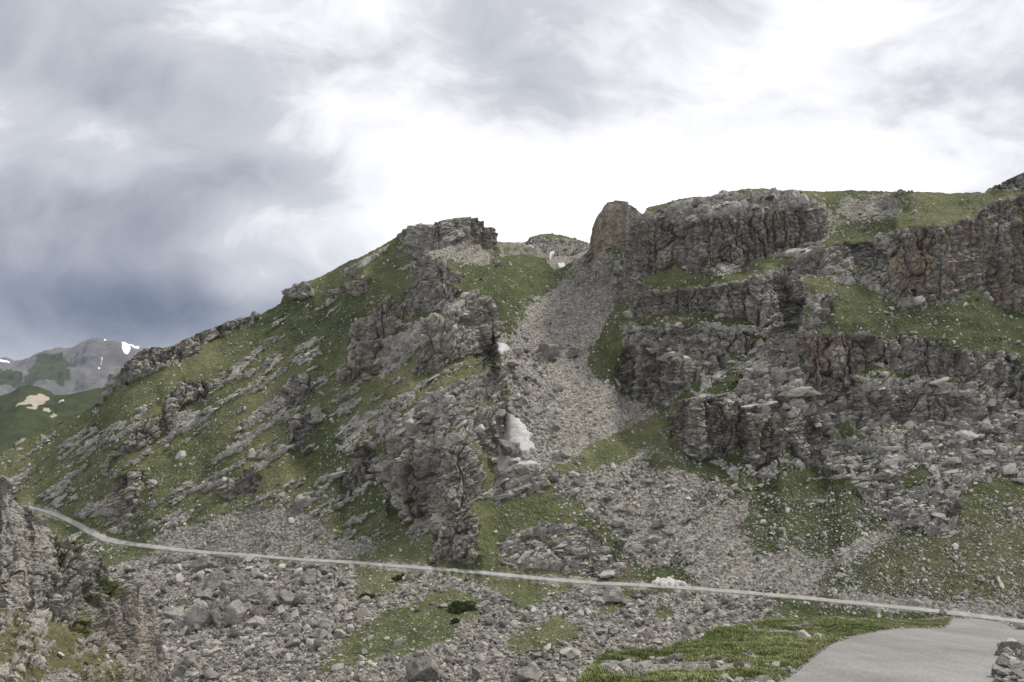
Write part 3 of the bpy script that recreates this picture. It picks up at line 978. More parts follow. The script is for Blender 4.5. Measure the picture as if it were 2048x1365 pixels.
emit('hillside', cell == 0, 'steep alpine hillside of thin turf and broken pale limestone', 'hillside')
for ci, (cn, (out, st, dk, oc, lab)) in enumerate(CRAGS.items(), 1):
    if (cell == ci).any():
        emit(cn, cell == ci, lab, 'crag')
emit('scree_gully', cell == 101, 'long grey scree gully running down between the two halves of the hill', 'scree slope')
emit('scree_fan', cell == 102, 'small grey scree fan just above the road right of centre', 'scree slope')
emit('scree_apron', cell == 103, 'low grey scree apron above the road on the left slope', 'scree slope')

# --- the narrow road across the slope
rx = np.arange(58, 2136, 3.0)
jr = np.random.default_rng(3)
def wob(n, a):
    return np.convolve(jr.normal(0, 1, n + 8), np.ones(5) / 5, 'same')[4:-4] * a
yt, yb = R_TOP(rx) - 0.2 + wob(len(rx), 0.5), R_BOT(rx) + 0.2 + wob(len(rx), 0.6)
def at_main(X, Y, arr):
    """bilinear look-up on the main sheet by bearing and elevation"""
    fi = np.clip((np.asarray(X, float) - X0) / (X1 - X0) * (NX - 1), 0, NX - 1.001)
    X = np.asarray(X, float)
    lo, hi = np.zeros(np.shape(X)), np.ones(np.shape(X))
    for _ in range(24):
        mid = 0.5 * (lo + hi)
        up_ = row_main(X, mid) < Y
        lo, hi = np.where(up_, mid, lo), np.where(up_, hi, mid)
    fj = np.clip(0.5 * (lo + hi) * (NY - 1), 0, NY - 1.001)
    i, j = fi.astype(int), fj.astype(int)
    a, b = (fi - i), (fj - j)
    if arr.ndim == 3:
        a, b = a[..., None], b[..., None]
    return (arr[j, i] * (1 - a) + arr[j, i + 1] * a) * (1 - b) + (arr[j + 1, i] * (1 - a) + arr[j + 1, i + 1] * a) * b
rowsr = []
for k in (0, 0.5, 1):
    rowsr.append(at_main(rx, yt + (yb - yt) * k, P0) + np.array([0, 0, 0.10 if k in (0, 1) else 0.16]))
rowsr.append(rowsr[-1] + np.array([0, -0.15, -0.5]))
rowsr.insert(0, rowsr[0] + np.array([0, 0.15, -0.5]))
RV = np.stack(rowsr, 0)
tag(mesh_obj('mountain_road', RV.reshape(-1, 3), grid_faces(5, len(rx)), MAT_TRACK), 'thin pale gravel road crossing the foot of the whole slope', 'road', kind='structure')

# ================================================================== LOOSE STONES
def ico():
    t = (1 + 5 ** 0.5) / 2
    v = np.array([(-1, t, 0), (1, t, 0), (-1, -t, 0), (1, -t, 0), (0, -1, t), (0, 1, t), (0, -1, -t), (0, 1, -t), (t, 0, -1), (t, 0, 1), (-t, 0, -1), (-t, 0, 1)], float)
    v /= np.linalg.norm(v[0])
    f = [(0, 11, 5), (0, 5, 1), (0, 1, 7), (0, 7, 10), (0, 10, 11), (1, 5, 9), (5, 11, 4), (11, 10, 2), (10, 7, 6), (7, 1, 8),
         (3, 9, 4), (3, 4, 2), (3, 2, 6), (3, 6, 8), (3, 8, 9), (4, 9, 5), (2, 4, 11), (6, 2, 10), (8, 6, 7), (9, 8, 1)]
    return v, np.array(f)


def subdivide(v, f):
    v = list(map(tuple, v))
    seen = {}

    def mid(a, b):
        k = (min(a, b), max(a, b))
        if k not in seen:
            m = np.array(v[a]) + np.array(v[b])
            m /= np.linalg.norm(m)
            seen[k] = len(v)
            v.append(tuple(m))
        return seen[k]
    o = []
    for a, b, c in f:
        x, y, z = mid(a, b), mid(b, c), mid(c, a)
        o += [(a, x, z), (b, y, x), (c, z, y), (x, y, z)]
    return np.array(v), np.array(o)


I0 = ico()
I1 = subdivide(*I0)
I2 = subdivide(*I1)
I3 = subdivide(*I2)
I4 = subdivide(*I3)


def chiselled(base, seed, planes=9, rough=0.0, boxy=0.5):
    """a stone with flat broken faces: the sphere cut by random planes"""
    r_ = np.random.default_rng(seed)
    v, f = base
    n = r_.normal(size=(planes, 3))
    ax = np.linalg.qr(r_.normal(size=(3, 3)))[0] + r_.normal(0, 0.24, (3, 3))
    ax2 = -ax + r_.normal(0, 0.22, (3, 3))
    n = np.concatenate([n, ax, ax2], 0)
    n /= np.linalg.norm(n, axis=1, keepdims=True)
    bx = r_.uniform(0.42, 0.95, 3)
    dd = np.concatenate([r_.uniform(0.66, 1.0, planes), bx * r_.uniform(0.85, 1.1, 3), bx * r_.uniform(0.85, 1.1, 3)])
    k = v @ n.T
    rad = np.min(np.where(k > 0.05, dd[None, :] / np.maximum(k, 0.05), 9), 1)
    rad = np.minimum(rad, 1.25)
    p = v * rad[:, None]
    if rough:
        p = p + v * (rough * (fbm(p, 2.0, 3, off=seed) * 0.8 + 0.5 * fbm(p, 6.0, 2, off=seed)))[:, None]
        lay = layers(p @ ax[0], 0.16, seed % 50) - 0.5
        p = p + v * (lay * rough * 1.1)[:, None]
    return p, f


SMALL = [chiselled(I0, 100 + i, 5) for i in range(16)]
MED = [chiselled(I2 if i % 2 else I1, 200 + i, 4) for i in range(16)]


def rot_frames(nrm, r_, lean=0.35):
    m = len(nrm)
    up = nrm + r_.normal(0, lean, (m, 3))
    up /= np.linalg.norm(up, axis=1, keepdims=True)
    h = r_.normal(size=(m, 3))
    x = np.cross(up, h)
    x /= np.linalg.norm(x, axis=1, keepdims=True)
    return np.stack([x, np.cross(up, x), up], 2)


def build_stones(pos, nrm, size, protos, r_, tone, flatn=(0.45, 0.85), sink=0.12):
    Vs, Fs, Ts = [], [], []
    off = 0
    pick = r_.integers(0, len(protos), len(pos))
    R = rot_frames(nrm, r_)
    sc3 = np.stack([r_.uniform(0.8, 1.25, len(pos)), r_.uniform(0.6, 1.0, len(pos)), r_.uniform(*flatn, len(pos))], -1)
    for k, (pv, pf) in enumerate(protos):
        ids = np.nonzero(pick == k)[0]
        if not len(ids):
            continue
        a = pv[None] * sc3[ids][:, None, :] * (0.5 * size[ids])[:, None, None]
        a = np.einsum('nij,nvj->nvi', R[ids], a)
        a = a + pos[ids][:, None, :] + nrm[ids][:, None, :] * (size[ids] * (sc3[ids][:, 2] * 0.33 - sink))[:, None, None]
        nv = pv.shape[0]
        Vs.append(a.reshape(-1, 3))
        Fs.append((pf[None] + (np.arange(len(ids)) * nv)[:, None, None] + off).reshape(-1, 3))
        Ts.append(np.repeat(tone[ids], nv, 0))
        off += nv * len(ids)
    return np.concatenate(Vs), np.concatenate(Fs), np.concatenate(Ts)


def draw(weight, P, N, n, r_, GXa=None):
    wv_ = weight[:-1, :-1].ravel().astype(float)
    c = np.cumsum(wv_)
    idx = np.searchsorted(c, r_.random(n) * c[-1])
    nx = weight.shape[1]
    j, i = idx // (nx - 1), idx % (nx - 1)
    a, b = r_.random((n, 1)), r_.random((n, 1))
    p = (P[j, i] * (1 - a) + P[j, i + 1] * a) * (1 - b) + (P[j + 1, i] * (1 - a) + P[j + 1, i + 1] * a) * b
    return p, N[j, i], j, i


def power(n, lo, hi, al, r_):
    u = r_.random(n)
    return (lo ** -al - u * (lo ** -al - hi ** -al)) ** (-1 / al)


PLATE = [chiselled(I2, 300 + i, 4, 0.04) for i in range(18)]


def build_plates(pos, size, bedn, protos, r_, tone, flatn=(0.32, 0.85), lean=0.12, sink=0.0):
    """thick angular slabs lying in the bedding of the hill"""
    m = len(pos)
    upv = bedn + r_.normal(0, lean, (m, 3))
    upv /= np.linalg.norm(upv, axis=1, keepdims=True)
    xd = np.stack([np.ones(m), r_.normal(-0.1, 0.5, m), np.zeros(m)], -1)
    yd = np.cross(upv, xd)
    yd /= np.linalg.norm(yd, axis=1, keepdims=True)
    xd = np.cross(yd, upv)
    R = np.stack([xd, yd, upv], 2)
    sc3 = np.stack([r_.uniform(0.9, 1.7, m), r_.uniform(0.7, 1.1, m), r_.uniform(*flatn, m)], -1)
    pick = r_.integers(0, len(protos), m)
    Vs, Fs, Ts, off = [], [], [], 0
    for k, (pv, pf) in enumerate(protos):
        ids = np.nonzero(pick == k)[0]
        if not len(ids):
            continue
        a = pv[None] * sc3[ids][:, None, :] * (0.5 * size[ids])[:, None, None]
        a = np.einsum('nij,nvj->nvi', R[ids], a) + pos[ids][:, None, :] - upv[ids][:, None, :] * (size[ids] * sink)[:, None, None]
        Vs.append(a.reshape(-1, 3))
        Fs.append((pf[None] + (np.arange(len(ids)) * len(pv))[:, None, None] + off).reshape(-1, 3))
        Ts.append(np.repeat(tone[ids], len(pv), 0))
        off += len(pv) * len(ids)
    return np.concatenate(Vs), np.concatenate(Fs), np.concatenate(Ts)


rowpx = np.abs(np.gradient(GY, axis=0))
SNOW = [[(1014, 826), (1038, 842), (1060, 870), (1060, 888), (1072, 900), (1045, 906), (1034, 892), (1022, 888), (1010, 892), (1012, 910), (1030, 918), (1080, 930), (1046, 934), (1026, 944), (1014, 952), (996, 942), (988, 922), (998, 906), (998, 884), (1010, 866)],
        [(996, 685), (1004, 687), (1020, 703), (1011, 707), (997, 702)],
        [(1303, 1168), (1312, 1160), (1338, 1159), (1352, 1164), (1380, 1172), (1345, 1173), (1315, 1172)]]
snow_m = np.zeros(shape, bool)
for poly in SNOW:
    snow_m |= inside(poly, GX, GY)
okroad = (road_gap > 5) & (GY > S_MAIN(GX) + 3) & (blur(snow_m.astype(float), 3) < 0.15)
rs = np.random.default_rng(21)
Nsm = N0
sz_left = (GX < 1050)
pit_m = (scree_id == 5) & (scree_s > 0.4)
coarse_m = blur(np.asarray(inside([(290, 1120), (420, 1105), (700, 1140), (720, 1240), (640, 1300), (520, 1330), (320, 1300)], WX, WY), float), 10)
groups = []
# rubble of the scree fields
fall = fbm(np.stack([sx / 60.0, sy / 9.0, np.zeros_like(sx) + 21], -1).reshape(-1, 3), 1.0, 4).reshape(shape)
wgt = rowpx * okroad * np.where(scree_id == 5, scree_s, 0) * (crag_m < 0.5)
groups.append((wgt, 42000, 0.17, 2.0, 1.7, SMALL, 0.35, 0.10))
wgt = rowpx * okroad * np.where(scree_id != 5, scree_s, 0) * (crag_m < 0.5) * np.clip(0.6 + 0.9 * fall, 0.05, 2) * np.where(scree_id == 4, 1.6, np.where(scree_id == 1, 0.30 + 0.9 * smooth(1150, 1060, GX), 1.0))
groups.append((wgt, 20000, 0.08, 0.7, 2.3, SMALL, 0.4, 0.18))
wgt2 = rowpx * okroad * scree_s * np.where(scree_id == 5, 1.0 + 1.5 * coarse_m, np.where(scree_id == 3, 1.1, np.where(scree_id == 1, 0.08 + 1.4 * smooth(1130, 1040, GX) * smooth(640, 720, GY), 0.07)))
groups.append((wgt2, 6500, 0.42, 2.8, 1.9, MED, 0.35, 0.10))
# pale stones lying in the turf
dens = np.clip(0.40 + 1.1 * smooth(-0.1, 0.9, fbm(px, 1 / 38.0, 4, off=71).reshape(shape) + 0.5 * st1 * leftzone), 0, 1.4)
wgt3 = rowpx * okroad * (1 - 0.6 * scree_s) * (crag_m < 0.3) * (dens + 1.2 * smooth(0.0, 0.3, blur(scree_m, 120)) + 1.0 * smooth(1460, 1500, GX) * smooth(965, 1000, GY) + 0.3 * leftzone) * (1 - 0.45 * turf_s)
groups.append((wgt3, 85000, 0.14, 1.1, 2.2, SMALL, 0.9, 0.18))
groups.append((wgt3 * (dens > 0.4), 3600, 0.5, 2.0, 2.6, MED, 0.65, 0.22))
Vs, Fs, Ts, off = [], [], [], 0
VsT, FsT, TsT, offT = [], [], [], 0
for gi, (wg, n, lo, hi, al, protos, bright, sink) in enumerate(groups):
    p, nr, j, i = draw(wg, P1, Nsm, n, rs)
    size = power(n, lo, hi, al, rs) * (0.55 + 0.45 * np.clip(p[:, 1] / 190.0, 0.4, 1.5))
    tone_ = np.stack([rs.random(n), np.clip(rs.normal(bright - 0.25, 0.25, n), 0, 0.9), (rs.random(n) < 0.12) * 0.8, np.ones(n)], -1)
    v, f, t = build_stones(p, nr, size, protos, rs, tone_, sink=sink)
    if gi < 3:
        Vs.append(v); Fs.append(f + off); Ts.append(t); off += len(v)
    else:
        VsT.append(v); FsT.append(f + offT); TsT.append(t); offT += len(v)
tag(mesh_obj('scree_rubble', np.concatenate(Vs), np.concatenate(Fs), MAT_STONE, {'tone': np.concatenate(Ts)}), 'grey broken rubble covering the scree slopes and the hollow', 'rubble', kind='stuff')
tag(mesh_obj('loose_stones', np.concatenate(VsT), np.concatenate(FsT), MAT_STONE, {'tone': np.concatenate(TsT)}), 'small pale stones strewn over the turf of the hillside', 'stones', kind='stuff')

# bedded slabs breaking through the turf
bedg = bed.reshape(NY, NX, 3)
slabpick = slab_s * (0.35 + 0.65 * smooth(-0.3, 0.3, fbm(px, 1 / 30.0, 3, off=91).reshape(shape)))
ws_ = rowpx * okroad * (road_gap > 16) * (slabpick * 1.0 + 0.55 * streak_rock) * (crag_m < 0.3) * (1 - scree_s)
n_ = 5200
p, nr, j, i = draw(ws_, P1, N0, n_, rs)
size = power(n_, 0.45, 3.8, 1.8, rs) * (0.6 + 0.4 * np.clip(p[:, 1] / 190.0, 0.4, 1.6))
tone_ = np.stack([rs.random(n_), np.clip(rs.normal(0.12, 0.2, n_), 0, 0.7), (rs.random(n_) < 0.10) * 0.7, np.ones(n_)], -1)
v, f, t = build_plates(p, size, bedg[j, i], PLATE, rs, tone_, sink=0.05)
tag(mesh_obj('bedded_slabs', v, f, MAT_STONE, {'tone': t}), 'pale tilted limestone slabs breaking through the turf in beds', 'slabs', kind='stuff')

# ================================================================== BOULDERS, one object each
BOULDER_MESH = []
for k in range(14):
    v, f = chiselled(I4, 400 + k, 6, 0.04)
    o_me = bpy.data.meshes.new('boulder')
    o_me.from_pydata([tuple(x) for x in v], [], [tuple(int(y) for y in x) for x in f])
    at_ = o_me.attributes.new('tone', 'FLOAT_COLOR', 'POINT')
    at_.data.foreach_set('color', np.tile(np.array([0.3 + 0.05 * k % 0.5, 0.05, 0.0, 1], f32), len(v)))
    o_me.materials.append(MAT_BOULDER)
    BOULDER_MESH.append(o_me)
GRP = 'boulders lying on the slopes and in the hollow'


def boulder(p, wx, wy, wz, yaw, tilt, k, label, group=GRP, cat='boulder', name='boulder'):
    o = bpy.data.objects.new(name, BOULDER_MESH[k % len(BOULDER_MESH)])
    sc.collection.objects.link(o)
    o.location = [float(x) for x in p]
    o.rotation_euler = (tilt[0], tilt[1], yaw)
    o.scale = (wx, wy, wz)
    return tag(o, label, cat, group)


def put_boulder(X, Y, wpx, hpx, k, label, yaw=None, tilt=None, arr=None):
    p = at_main(X, Y + 0.32 * hpx, P0) if arr is None else arr(X, Y + 0.32 * hpx)
    s_ = p[1] / FOC
    wx, wz = wpx * s_ * 0.62, hpx * s_ * 0.66
    p = p + np.array([0, 0, 0.42 * wz])
    return boulder(p, wx, 0.5 * (wx + wz) * 0.95, wz, rs.uniform(0, 6.28) if yaw is None else yaw,
                   (rs.uniform(-.25, .25), rs.uniform(-.35, .35)) if tilt is None else tilt, k, label)


FIELD = 'grey boulder among the jumbled blocks in the hollow below the road'
NOTED = [
    (473, 1232, 46, 42, 3, 'dark squarish boulder with a flat tilted face amid the hollow'),
    (433, 1238, 28, 32, 1, 'upright pale boulder leaning beside the dark squarish one'),
    (394, 1237, 52, 46, 5, 'largest banded grey boulder left of the pale upright one'),
    (388, 1258, 26, 20, 2, 'low lump at the foot of the largest banded boulder'),
    (348, 1229, 30, 22, 7, 'pale angular boulder nearest the left outcrop'),
    (327, 1249, 36, 18, 6, 'flat wedge shaped boulder touching the edge of the left outcrop'),
    (511, 1245, 34, 22, 8, 'white angular boulder right of the dark squarish one'),
    (557, 1224, 24, 18, 9, 'small white boulder above the white angular one'),
    (540, 1201, 50, 30, 4, 'big rounded grey boulder at the middle of the hollow'),
    (521, 1220, 32, 22, 10, 'dark overhung boulder under the big rounded one'),
    (509, 1191, 46, 26, 11, 'long pale boulder leaning left behind the big rounded one'),
    (578, 1201, 38, 32, 12, 'dark blunt boulder right of the big rounded one'),
    (598, 1203, 22, 26, 0, 'small dark boulder touching the dark blunt one'),
    (454, 1174, 30, 28, 2, 'rough egg shaped boulder below the road at left'),
    (429, 1166, 34, 34, 3, 'dark blocky boulder left of the egg shaped one'),
    (413, 1192, 30, 22, 5, 'brownish split boulder below the dark blocky one'),
    (404, 1130, 26, 38, 13, 'tall pale leaning slab closest to the road at left'),
    (615, 1157, 28, 26, 3, 'cracked square slab boulder under the straight road'),
    (634, 1270, 26, 18, 9, 'lone pale boulder beside the grass tongue'),
    (379, 1322, 34, 30, 4, 'dark rounded boulder close to the cliff edge of the outcrop'),
    (355, 1343, 26, 26, 12, 'square grey block at the foot of the left outcrop'),
    (848, 1348, 52, 46, 1, 'large split boulder standing up at the bottom edge'),
    (1055, 1348, 44, 38, 6, 'pointed pale boulder at the bottom edge right of the split one'),
    (957, 1347, 38, 24, 11, 'grey boulder between the split and the pointed boulders'),
    (1229, 1190, 36, 30, 7, 'big squarish boulder just below the middle of the road'),
    (1200, 1203, 16, 16, 8, 'small upright stone left of the big squarish roadside boulder'),
    (1446, 1228, 24, 15, 9, 'pale flat boulder on the slope above the grassy verge'),
    (1295, 1224, 20, 16, 12, 'grey boulder on rubble right of the squarish roadside boulder'),
    (1887, 1224, 15, 12, 8, 'white stone at the edge of the thin road near the bend'),
    (1096, 703, 36, 28, 3, 'dark tent shaped boulder high in the scree gully'),
    (1147, 705, 30, 20, 10, 'dark rounded boulder right of the tent shaped one'),
    (1020, 725, 42, 18, 6, 'dark flat slab below the square cut crag'),
    (1034, 705, 20, 14, 5, 'small boulder above the dark flat slab'),
    (1019, 898, 30, 32, 12, 'dark boulder surrounded by the large snow patch'),
    (1055, 915, 18, 16, 8, 'pale boulder at the right rim of the large snow patch'),
    (1041, 937, 38, 18, 11, 'long dark boulder at the lower tip of the snow patch'),
    (1113, 852, 26, 16, 4, 'boulder in scree right of the upper snow patch'),
    (1133, 903, 28, 18, 7, 'round pale boulder in scree right of the lower snow patch'),
    (1161, 965, 26, 16, 9, 'pale wedge boulder where the gully scree meets the grass'),
    (1318, 1049, 26, 18, 2, 'pale block high on the boulder strewn slope over the road'),
    (1341, 1062, 26, 16, 6, 'flat block right below the high pale block'),
    (1237, 1047, 26, 18, 5, 'rough block at the left edge of the boulder strewn slope'),
    (1353, 1119, 26, 16, 10, 'leaning block low on the boulder strewn slope'),
    (1962, 1157, 14, 10, 8, 'white block alone in the brown grass at far right'),
]
for X, Y, a, b, k, lab in NOTED:
    put_boulder(X, Y, a, b, k, lab)
MORE = [(427, 1214, 24, 18), (452, 1214, 28, 18), (333, 1180, 26, 18), (365, 1205, 20, 18), (496, 1289, 20, 14), (423, 1350, 34, 18), (651, 1251, 28, 22), (651, 1180, 18, 10),
        (473, 1287, 18, 14), (713, 1356, 18, 14), (960, 1333, 24, 12), (976, 1324, 24, 12), (727, 1303, 22, 12), (839, 1309, 20, 14), (1147, 1309, 28, 20), (1092, 1312, 16, 12),
        (1116, 1357, 30, 16), (392, 1189, 20, 18), (1328, 1214, 14, 12), (1051, 677, 14, 10), (1075, 763, 12, 12), (1116, 691, 24, 14), (1027, 927, 20, 14), (1245, 1084, 26, 14),
        (1212, 997, 22, 9), (1303, 1078, 24, 16), (1262, 1055, 30, 20), (1395, 1095, 10, 8), (1473, 979, 18, 8), (1645, 1178, 8, 14), (1808, 1139, 8, 10)]


def zone_label(X, Y):
    if Y > R_BOT(X):
        if X < 700:
            return FIELD
        if X < 1180:
            return 'grey boulder in the rubble below the middle of the road'
        return 'grey boulder in the rubble between the road and the grassy verge'
    if Y < 960:
        return 'grey boulder lying loose in the steep scree gully'
    if X > 1060:
        return 'grey boulder on the slope above the right half of the road'
    return 'pale boulder in turf above the left half of the road'


for X, Y, a, b in MORE:
    put_boulder(X, Y, a, b, int(rs.integers(0, 14)), zone_label(X, Y))
bw = np.where(scree_id == 5, 1.0 + 3.0 * coarse_m, np.where(scree_id == 3, 1.2, np.where(scree_id == 1, 1.2 * smooth(1120, 1040, GX) * smooth(640, 720, GY), 0.0))) * scree_s * rowpx * okroad * (road_gap > 10) * (GX > 230) * (GX < 1480) * (GY < 1372)
pb, nb_, jb, ib = draw(bw, P0, N0, 205, rs)
for k in range(len(pb)):
    X, Y = GX[jb[k], ib[k]], GY[jb[k], ib[k]]
    s_ = pb[k][1] / FOC
    wd = float(np.clip(power(1, 7.5, 20, 2.0, rs)[0], 7, 20)) * s_ * 0.62 * (1.0 + 0.25 * (Y > 1180))
    boulder(pb[k] + np.array([0, 0, wd * 0.2]), wd, wd * rs.uniform(.7, 1), wd * rs.uniform(.5, .8), rs.uniform(0, 6.28), (rs.uniform(-.4, .4), rs.uniform(-.4, .4)),
            int(rs.integers(0, 14)), zone_label(X, Y))

# ================================================================== SNOW PATCHES
def snow_patch(poly, label, X_=None, Y_=None, P=None, N=None, lift=0.5):
    X_, Y_, P, N = (GX, GY, P0, N0) if X_ is None else (X_, Y_, P, N)
    jx, jy = X_ + 3 * np.sin(Y_ / 3.1) + 2 * np.sin(X_ / 2.3), Y_ + 1.5 * np.sin(X_ / 4.0) + np.sin(X_ / 1.7)
    m = np.asarray(inside(poly, jx, jy), float)
    jj, ii = np.nonzero(m)
    a0, a1, b0, b1 = max(jj.min() - 3, 0), jj.max() + 4, max(ii.min() - 3, 0), ii.max() + 4
    m, p, n = m[a0:a1, b0:b1], P[a0:a1, b0:b1], N[a0:a1, b0:b1]
    m = m * (fbm(np.stack([jx[a0:a1, b0:b1], jy[a0:a1, b0:b1], 0 * m], -1).reshape(-1, 3), 1 / 7.0, 3, off=3).reshape(m.shape) > -0.75)
    s_ = blur(m, 2)
    ny_, nx_ = m.shape
    h = (smooth(0.10, 0.65, s_) * 1.5 - 0.25) * lift * 1.0
    v = (p + n * (h + 0.10 * fbm(p.reshape(-1, 3), 0.9, 4, 0.6).reshape(ny_, nx_))[..., None]).reshape(-1, 3)
    f = grid_faces(ny_, nx_)
    keep = (s_ > 0.12)[1:, :-1].ravel()
    v, f, _ = sub_mesh(v, f, keep, {})
    return tag(mesh_obj('snow_patch', v, f, MAT_SNOW, shade=True), label, 'snow patch')


snow_patch(SNOW[0],
           'largest ragged snow patch against the rock wall in the scree gully', lift=0.42)
snow_patch(SNOW[1], 'small snow remnant at the right foot of the stepped crag', lift=0.35)
snow_patch(SNOW[2], 'low dirty snow bank on the upper edge of the thin road', lift=0.4)
snow_patch([(1172, 1019), (1180, 1020), (1192, 1031), (1184, 1031)], 'tiny sliver of snow on the slope above the middle of the road', lift=0.4)

# ================================================================== SHRUBS
def leaf_mat():
    m, n, b = new_mat('juniper_leaves')
    r = n.sep(n.attr('tone').outputs['Color'])
    n.put(b.inputs['Base Color'], n.ramp(r[0], [(0.0, (0.025, 0.036, 0.014)), (0.6, (0.055, 0.075, 0.026)), (1.0, (0.11, 0.125, 0.05))]))
    return m


MAT_LEAF = leaf_mat()
mt_, nt_, bt_ = new_mat('shrub_wood')
bt_.inputs['Base Color'].default_value = (0.09, 0.07, 0.05, 1)
MAT_WOOD = mt_


def shrub(X, Y, wpx, hpx, label, n=1800, upright=False):
    p = at_main(X, Y + 0.45 * hpx, P0)
    s_ = p[1] / FOC
    a, c = wpx * s_ * 0.5, hpx * s_ * (0.58 if not upright else 0.5)
    r_ = np.random.default_rng(int(X * 7 + Y))
    lobes = r_.normal(0, 0.42, (9, 3)) * [a, a * 0.7, c * 0.8] + [0, 0, c * 0.35]
    lobes[:, 2] = np.clip(lobes[:, 2], 0, c * (0.95 - 0.75 * np.abs(lobes[:, 0]) / a))
    rad = r_.uniform(0.16, 0.42, 9)
    k = r_.integers(0, 9, n)
    dv = r_.normal(size=(n, 3))
    dv /= np.linalg.norm(dv, axis=1, keepdims=True)
    ctr = lobes[k] + dv * (rad[k] * r_.uniform(0.6, 1.05, n))[:, None] * [a, a * 0.7, c]
    ctr[:, 2] = np.maximum(ctr[:, 2], -0.1 * c)
    L_ = 0.14 * (s_ / 0.085)
    u = r_.normal(size=(n, 3)); u /= np.linalg.norm(u, axis=1, keepdims=True)
    t2 = np.cross(u, r_.normal(size=(n, 3))); t2 /= np.linalg.norm(t2, axis=1, keepdims=True)
    v = np.stack([ctr - u * L_, ctr + t2 * L_ * 0.5, ctr + u * L_, ctr - t2 * L_ * 0.5], 1).reshape(-1, 3)
    f = np.arange(n * 4).reshape(-1, 4)
    tn_ = np.repeat(np.stack([r_.random(n), r_.random(n), r_.random(n), np.ones(n)], -1), 4, 0)
    root = bpy.data.objects.new('shrub', None)
    sc.collection.objects.link(root)
    root.location = [float(x) for x in p]
    tag(root, label, 'shrub', 'dark low shrubs')
    o = mesh_obj('foliage', v, f, MAT_LEAF, {'tone': tn_}, root)
    sv, sf, off = [], [], 0
    for e in lobes[:5]:
        b0 = np.array([0, 0, -0.25 * c])
        side = np.array([[1, 0, 0], [-0.5, 0.87, 0], [-0.5, -0.87, 0]]) * 0.03
        sv += [b0 + side, e + side * 0.4]
        sf += [[off, off + 1, off + 4, off + 3], [off + 1, off + 2, off + 5, off + 4], [off + 2, off, off + 3, off + 5]]
        off += 6
    mesh_obj('stem', np.concatenate(sv), np.array(sf), MAT_WOOD, parent=root)


shrub(925, 1207, 70, 30, 'largest dark shrub at the top of the grass tongue below the road', 4200)
shrub(911, 1241, 32, 16, 'small dark shrub halfway along the right edge of the grass tongue')
shrub(802, 1152, 30, 20, 'round dark shrub just under the thin road')
shrub(736, 1190, 38, 14, 'flat dark shrub on grass left of the pale rubble streak')
shrub(702, 1181, 14, 9, 'tiny shrub left of the flat dark shrub below the road')
shrub(256, 764, 12, 15, 'lone bush growing on the low skyline crag at far left', 700, True)
shrub(517, 636, 14, 11, 'small dark bush on the skyline right of the long low crag', 700, True)
shrub(1474, 764, 22, 18, 'dark shrub among pale blocks between the black and orange cliffs')
shrub(1655, 744, 26, 12, 'dark shrub in the hollow under the orange streaked cliff')
shrub(819, 998, 30, 16, 'dark shrub on a ledge of the tall broken buttress')

# ================================================================== NEAR OUTCROP
SKY_OUT = [(-900, 560), (-520, 690), (-260, 800), (-90, 895), (-20, 940), (0, 951), (12, 958), (22, 968), (34, 990), (48, 1000), (60, 1015), (76, 1035), (88, 1050), (100, 1066), (118, 1076), (130, 1086),
           (148, 1083), (168, 1095), (185, 1108), (205, 1122), (220, 1132), (240, 1152), (252, 1166), (264, 1178), (278, 1180), (288, 1192), (296, 1206),
           (302, 1232), (305, 1252), (312, 1260), (320, 1280), (326, 1302), (334, 1318), (341, 1340), (345, 1368), (352, 1400), (362, 1425)]
S_OUT = polyline(SKY_OUT)
OX0, OX1, ONX, ONY = -480.0, 350.0, 760, 520
B_OUT = lambda X: np.full(np.shape(X), 1440.0)
FACE1 = [(-900, 500), (0, 945), (34, 985), (62, 1015), (78, 1040), (100, 1070), (112, 1110), (105, 1165), (90, 1200), (70, 1224), (-100, 1218), (-900, 1205)]
FACE2 = [(170, 1195), (198, 1200), (245, 1190), (285, 1180), (305, 1230), (310, 1280), (330, 1300), (345, 1340), (360, 1440), (300, 1440), (262, 1340), (238, 1290), (205, 1240)]
NEARL = [(-900, 1205), (-100, 1218), (0, 1220), (70, 1226), (130, 1252), (180, 1292), (230, 1322), (290, 1368), (310, 1440), (-900, 1440)]


def out_slope(X, Y):
    s = np.full(X.shape, 1.25)
    s = np.where(inside(FACE1, X, Y), 2.4, s)
    s = np.where(inside(FACE2, X, Y), 2.8, s)
    s = np.where(inside(NEARL, X, Y), -0.03, s)
    return s


L2 = solve_depth(S_OUT, B_OUT, OX0, OX1, 168, 120, out_slope, lambda X, Y: inside(NEARL, X, Y) * 1.0,
                 [(-400, 1212, 25, 4e4), (-200, 1215, 30, 4e4), (-400, 1420, 18, 2e4), (-400, 1000, 27.5, 2e4), (-200, 1000, 33, 2e4), (0, 1000, 39.5, 2e4), (60, 1080, 41, 2e4), (105, 1100, 42.5, 2e4), (200, 1150, 45.5, 2e4), (290, 1215, 49, 2e4), (315, 1290, 50, 2e4), (0, 1218, 36, 4e4), (70, 1226, 37.5, 4e4), (180, 1292, 41, 4e4), (290, 1368, 45, 4e4), (335, 1400, 49, 4e4), (0, 1420, 24, 2e4), (200, 1435, 27, 2e4)], 0.02)
ox = np.linspace(OX0, OX1, ONX)
OY = S_OUT(ox)[None, :] + (1440.0 - S_OUT(ox))[None, :] * np.linspace(0, 1, ONY)[:, None]
OX = np.repeat(ox[None, :], ONY, 0)
D2 = np.exp(resample(L2, S_OUT, B_OUT, OX0, OX1, ox, OY))
a2, b2v = sight(OX, OY)
Q0 = np.stack([a2 * D2, D2, b2v * D2], -1).astype(f32)
M0 = normals(np.stack([blur(Q0[..., k], 8) for k in range(3)], -1))
KN = 2.4
oshape = OX.shape
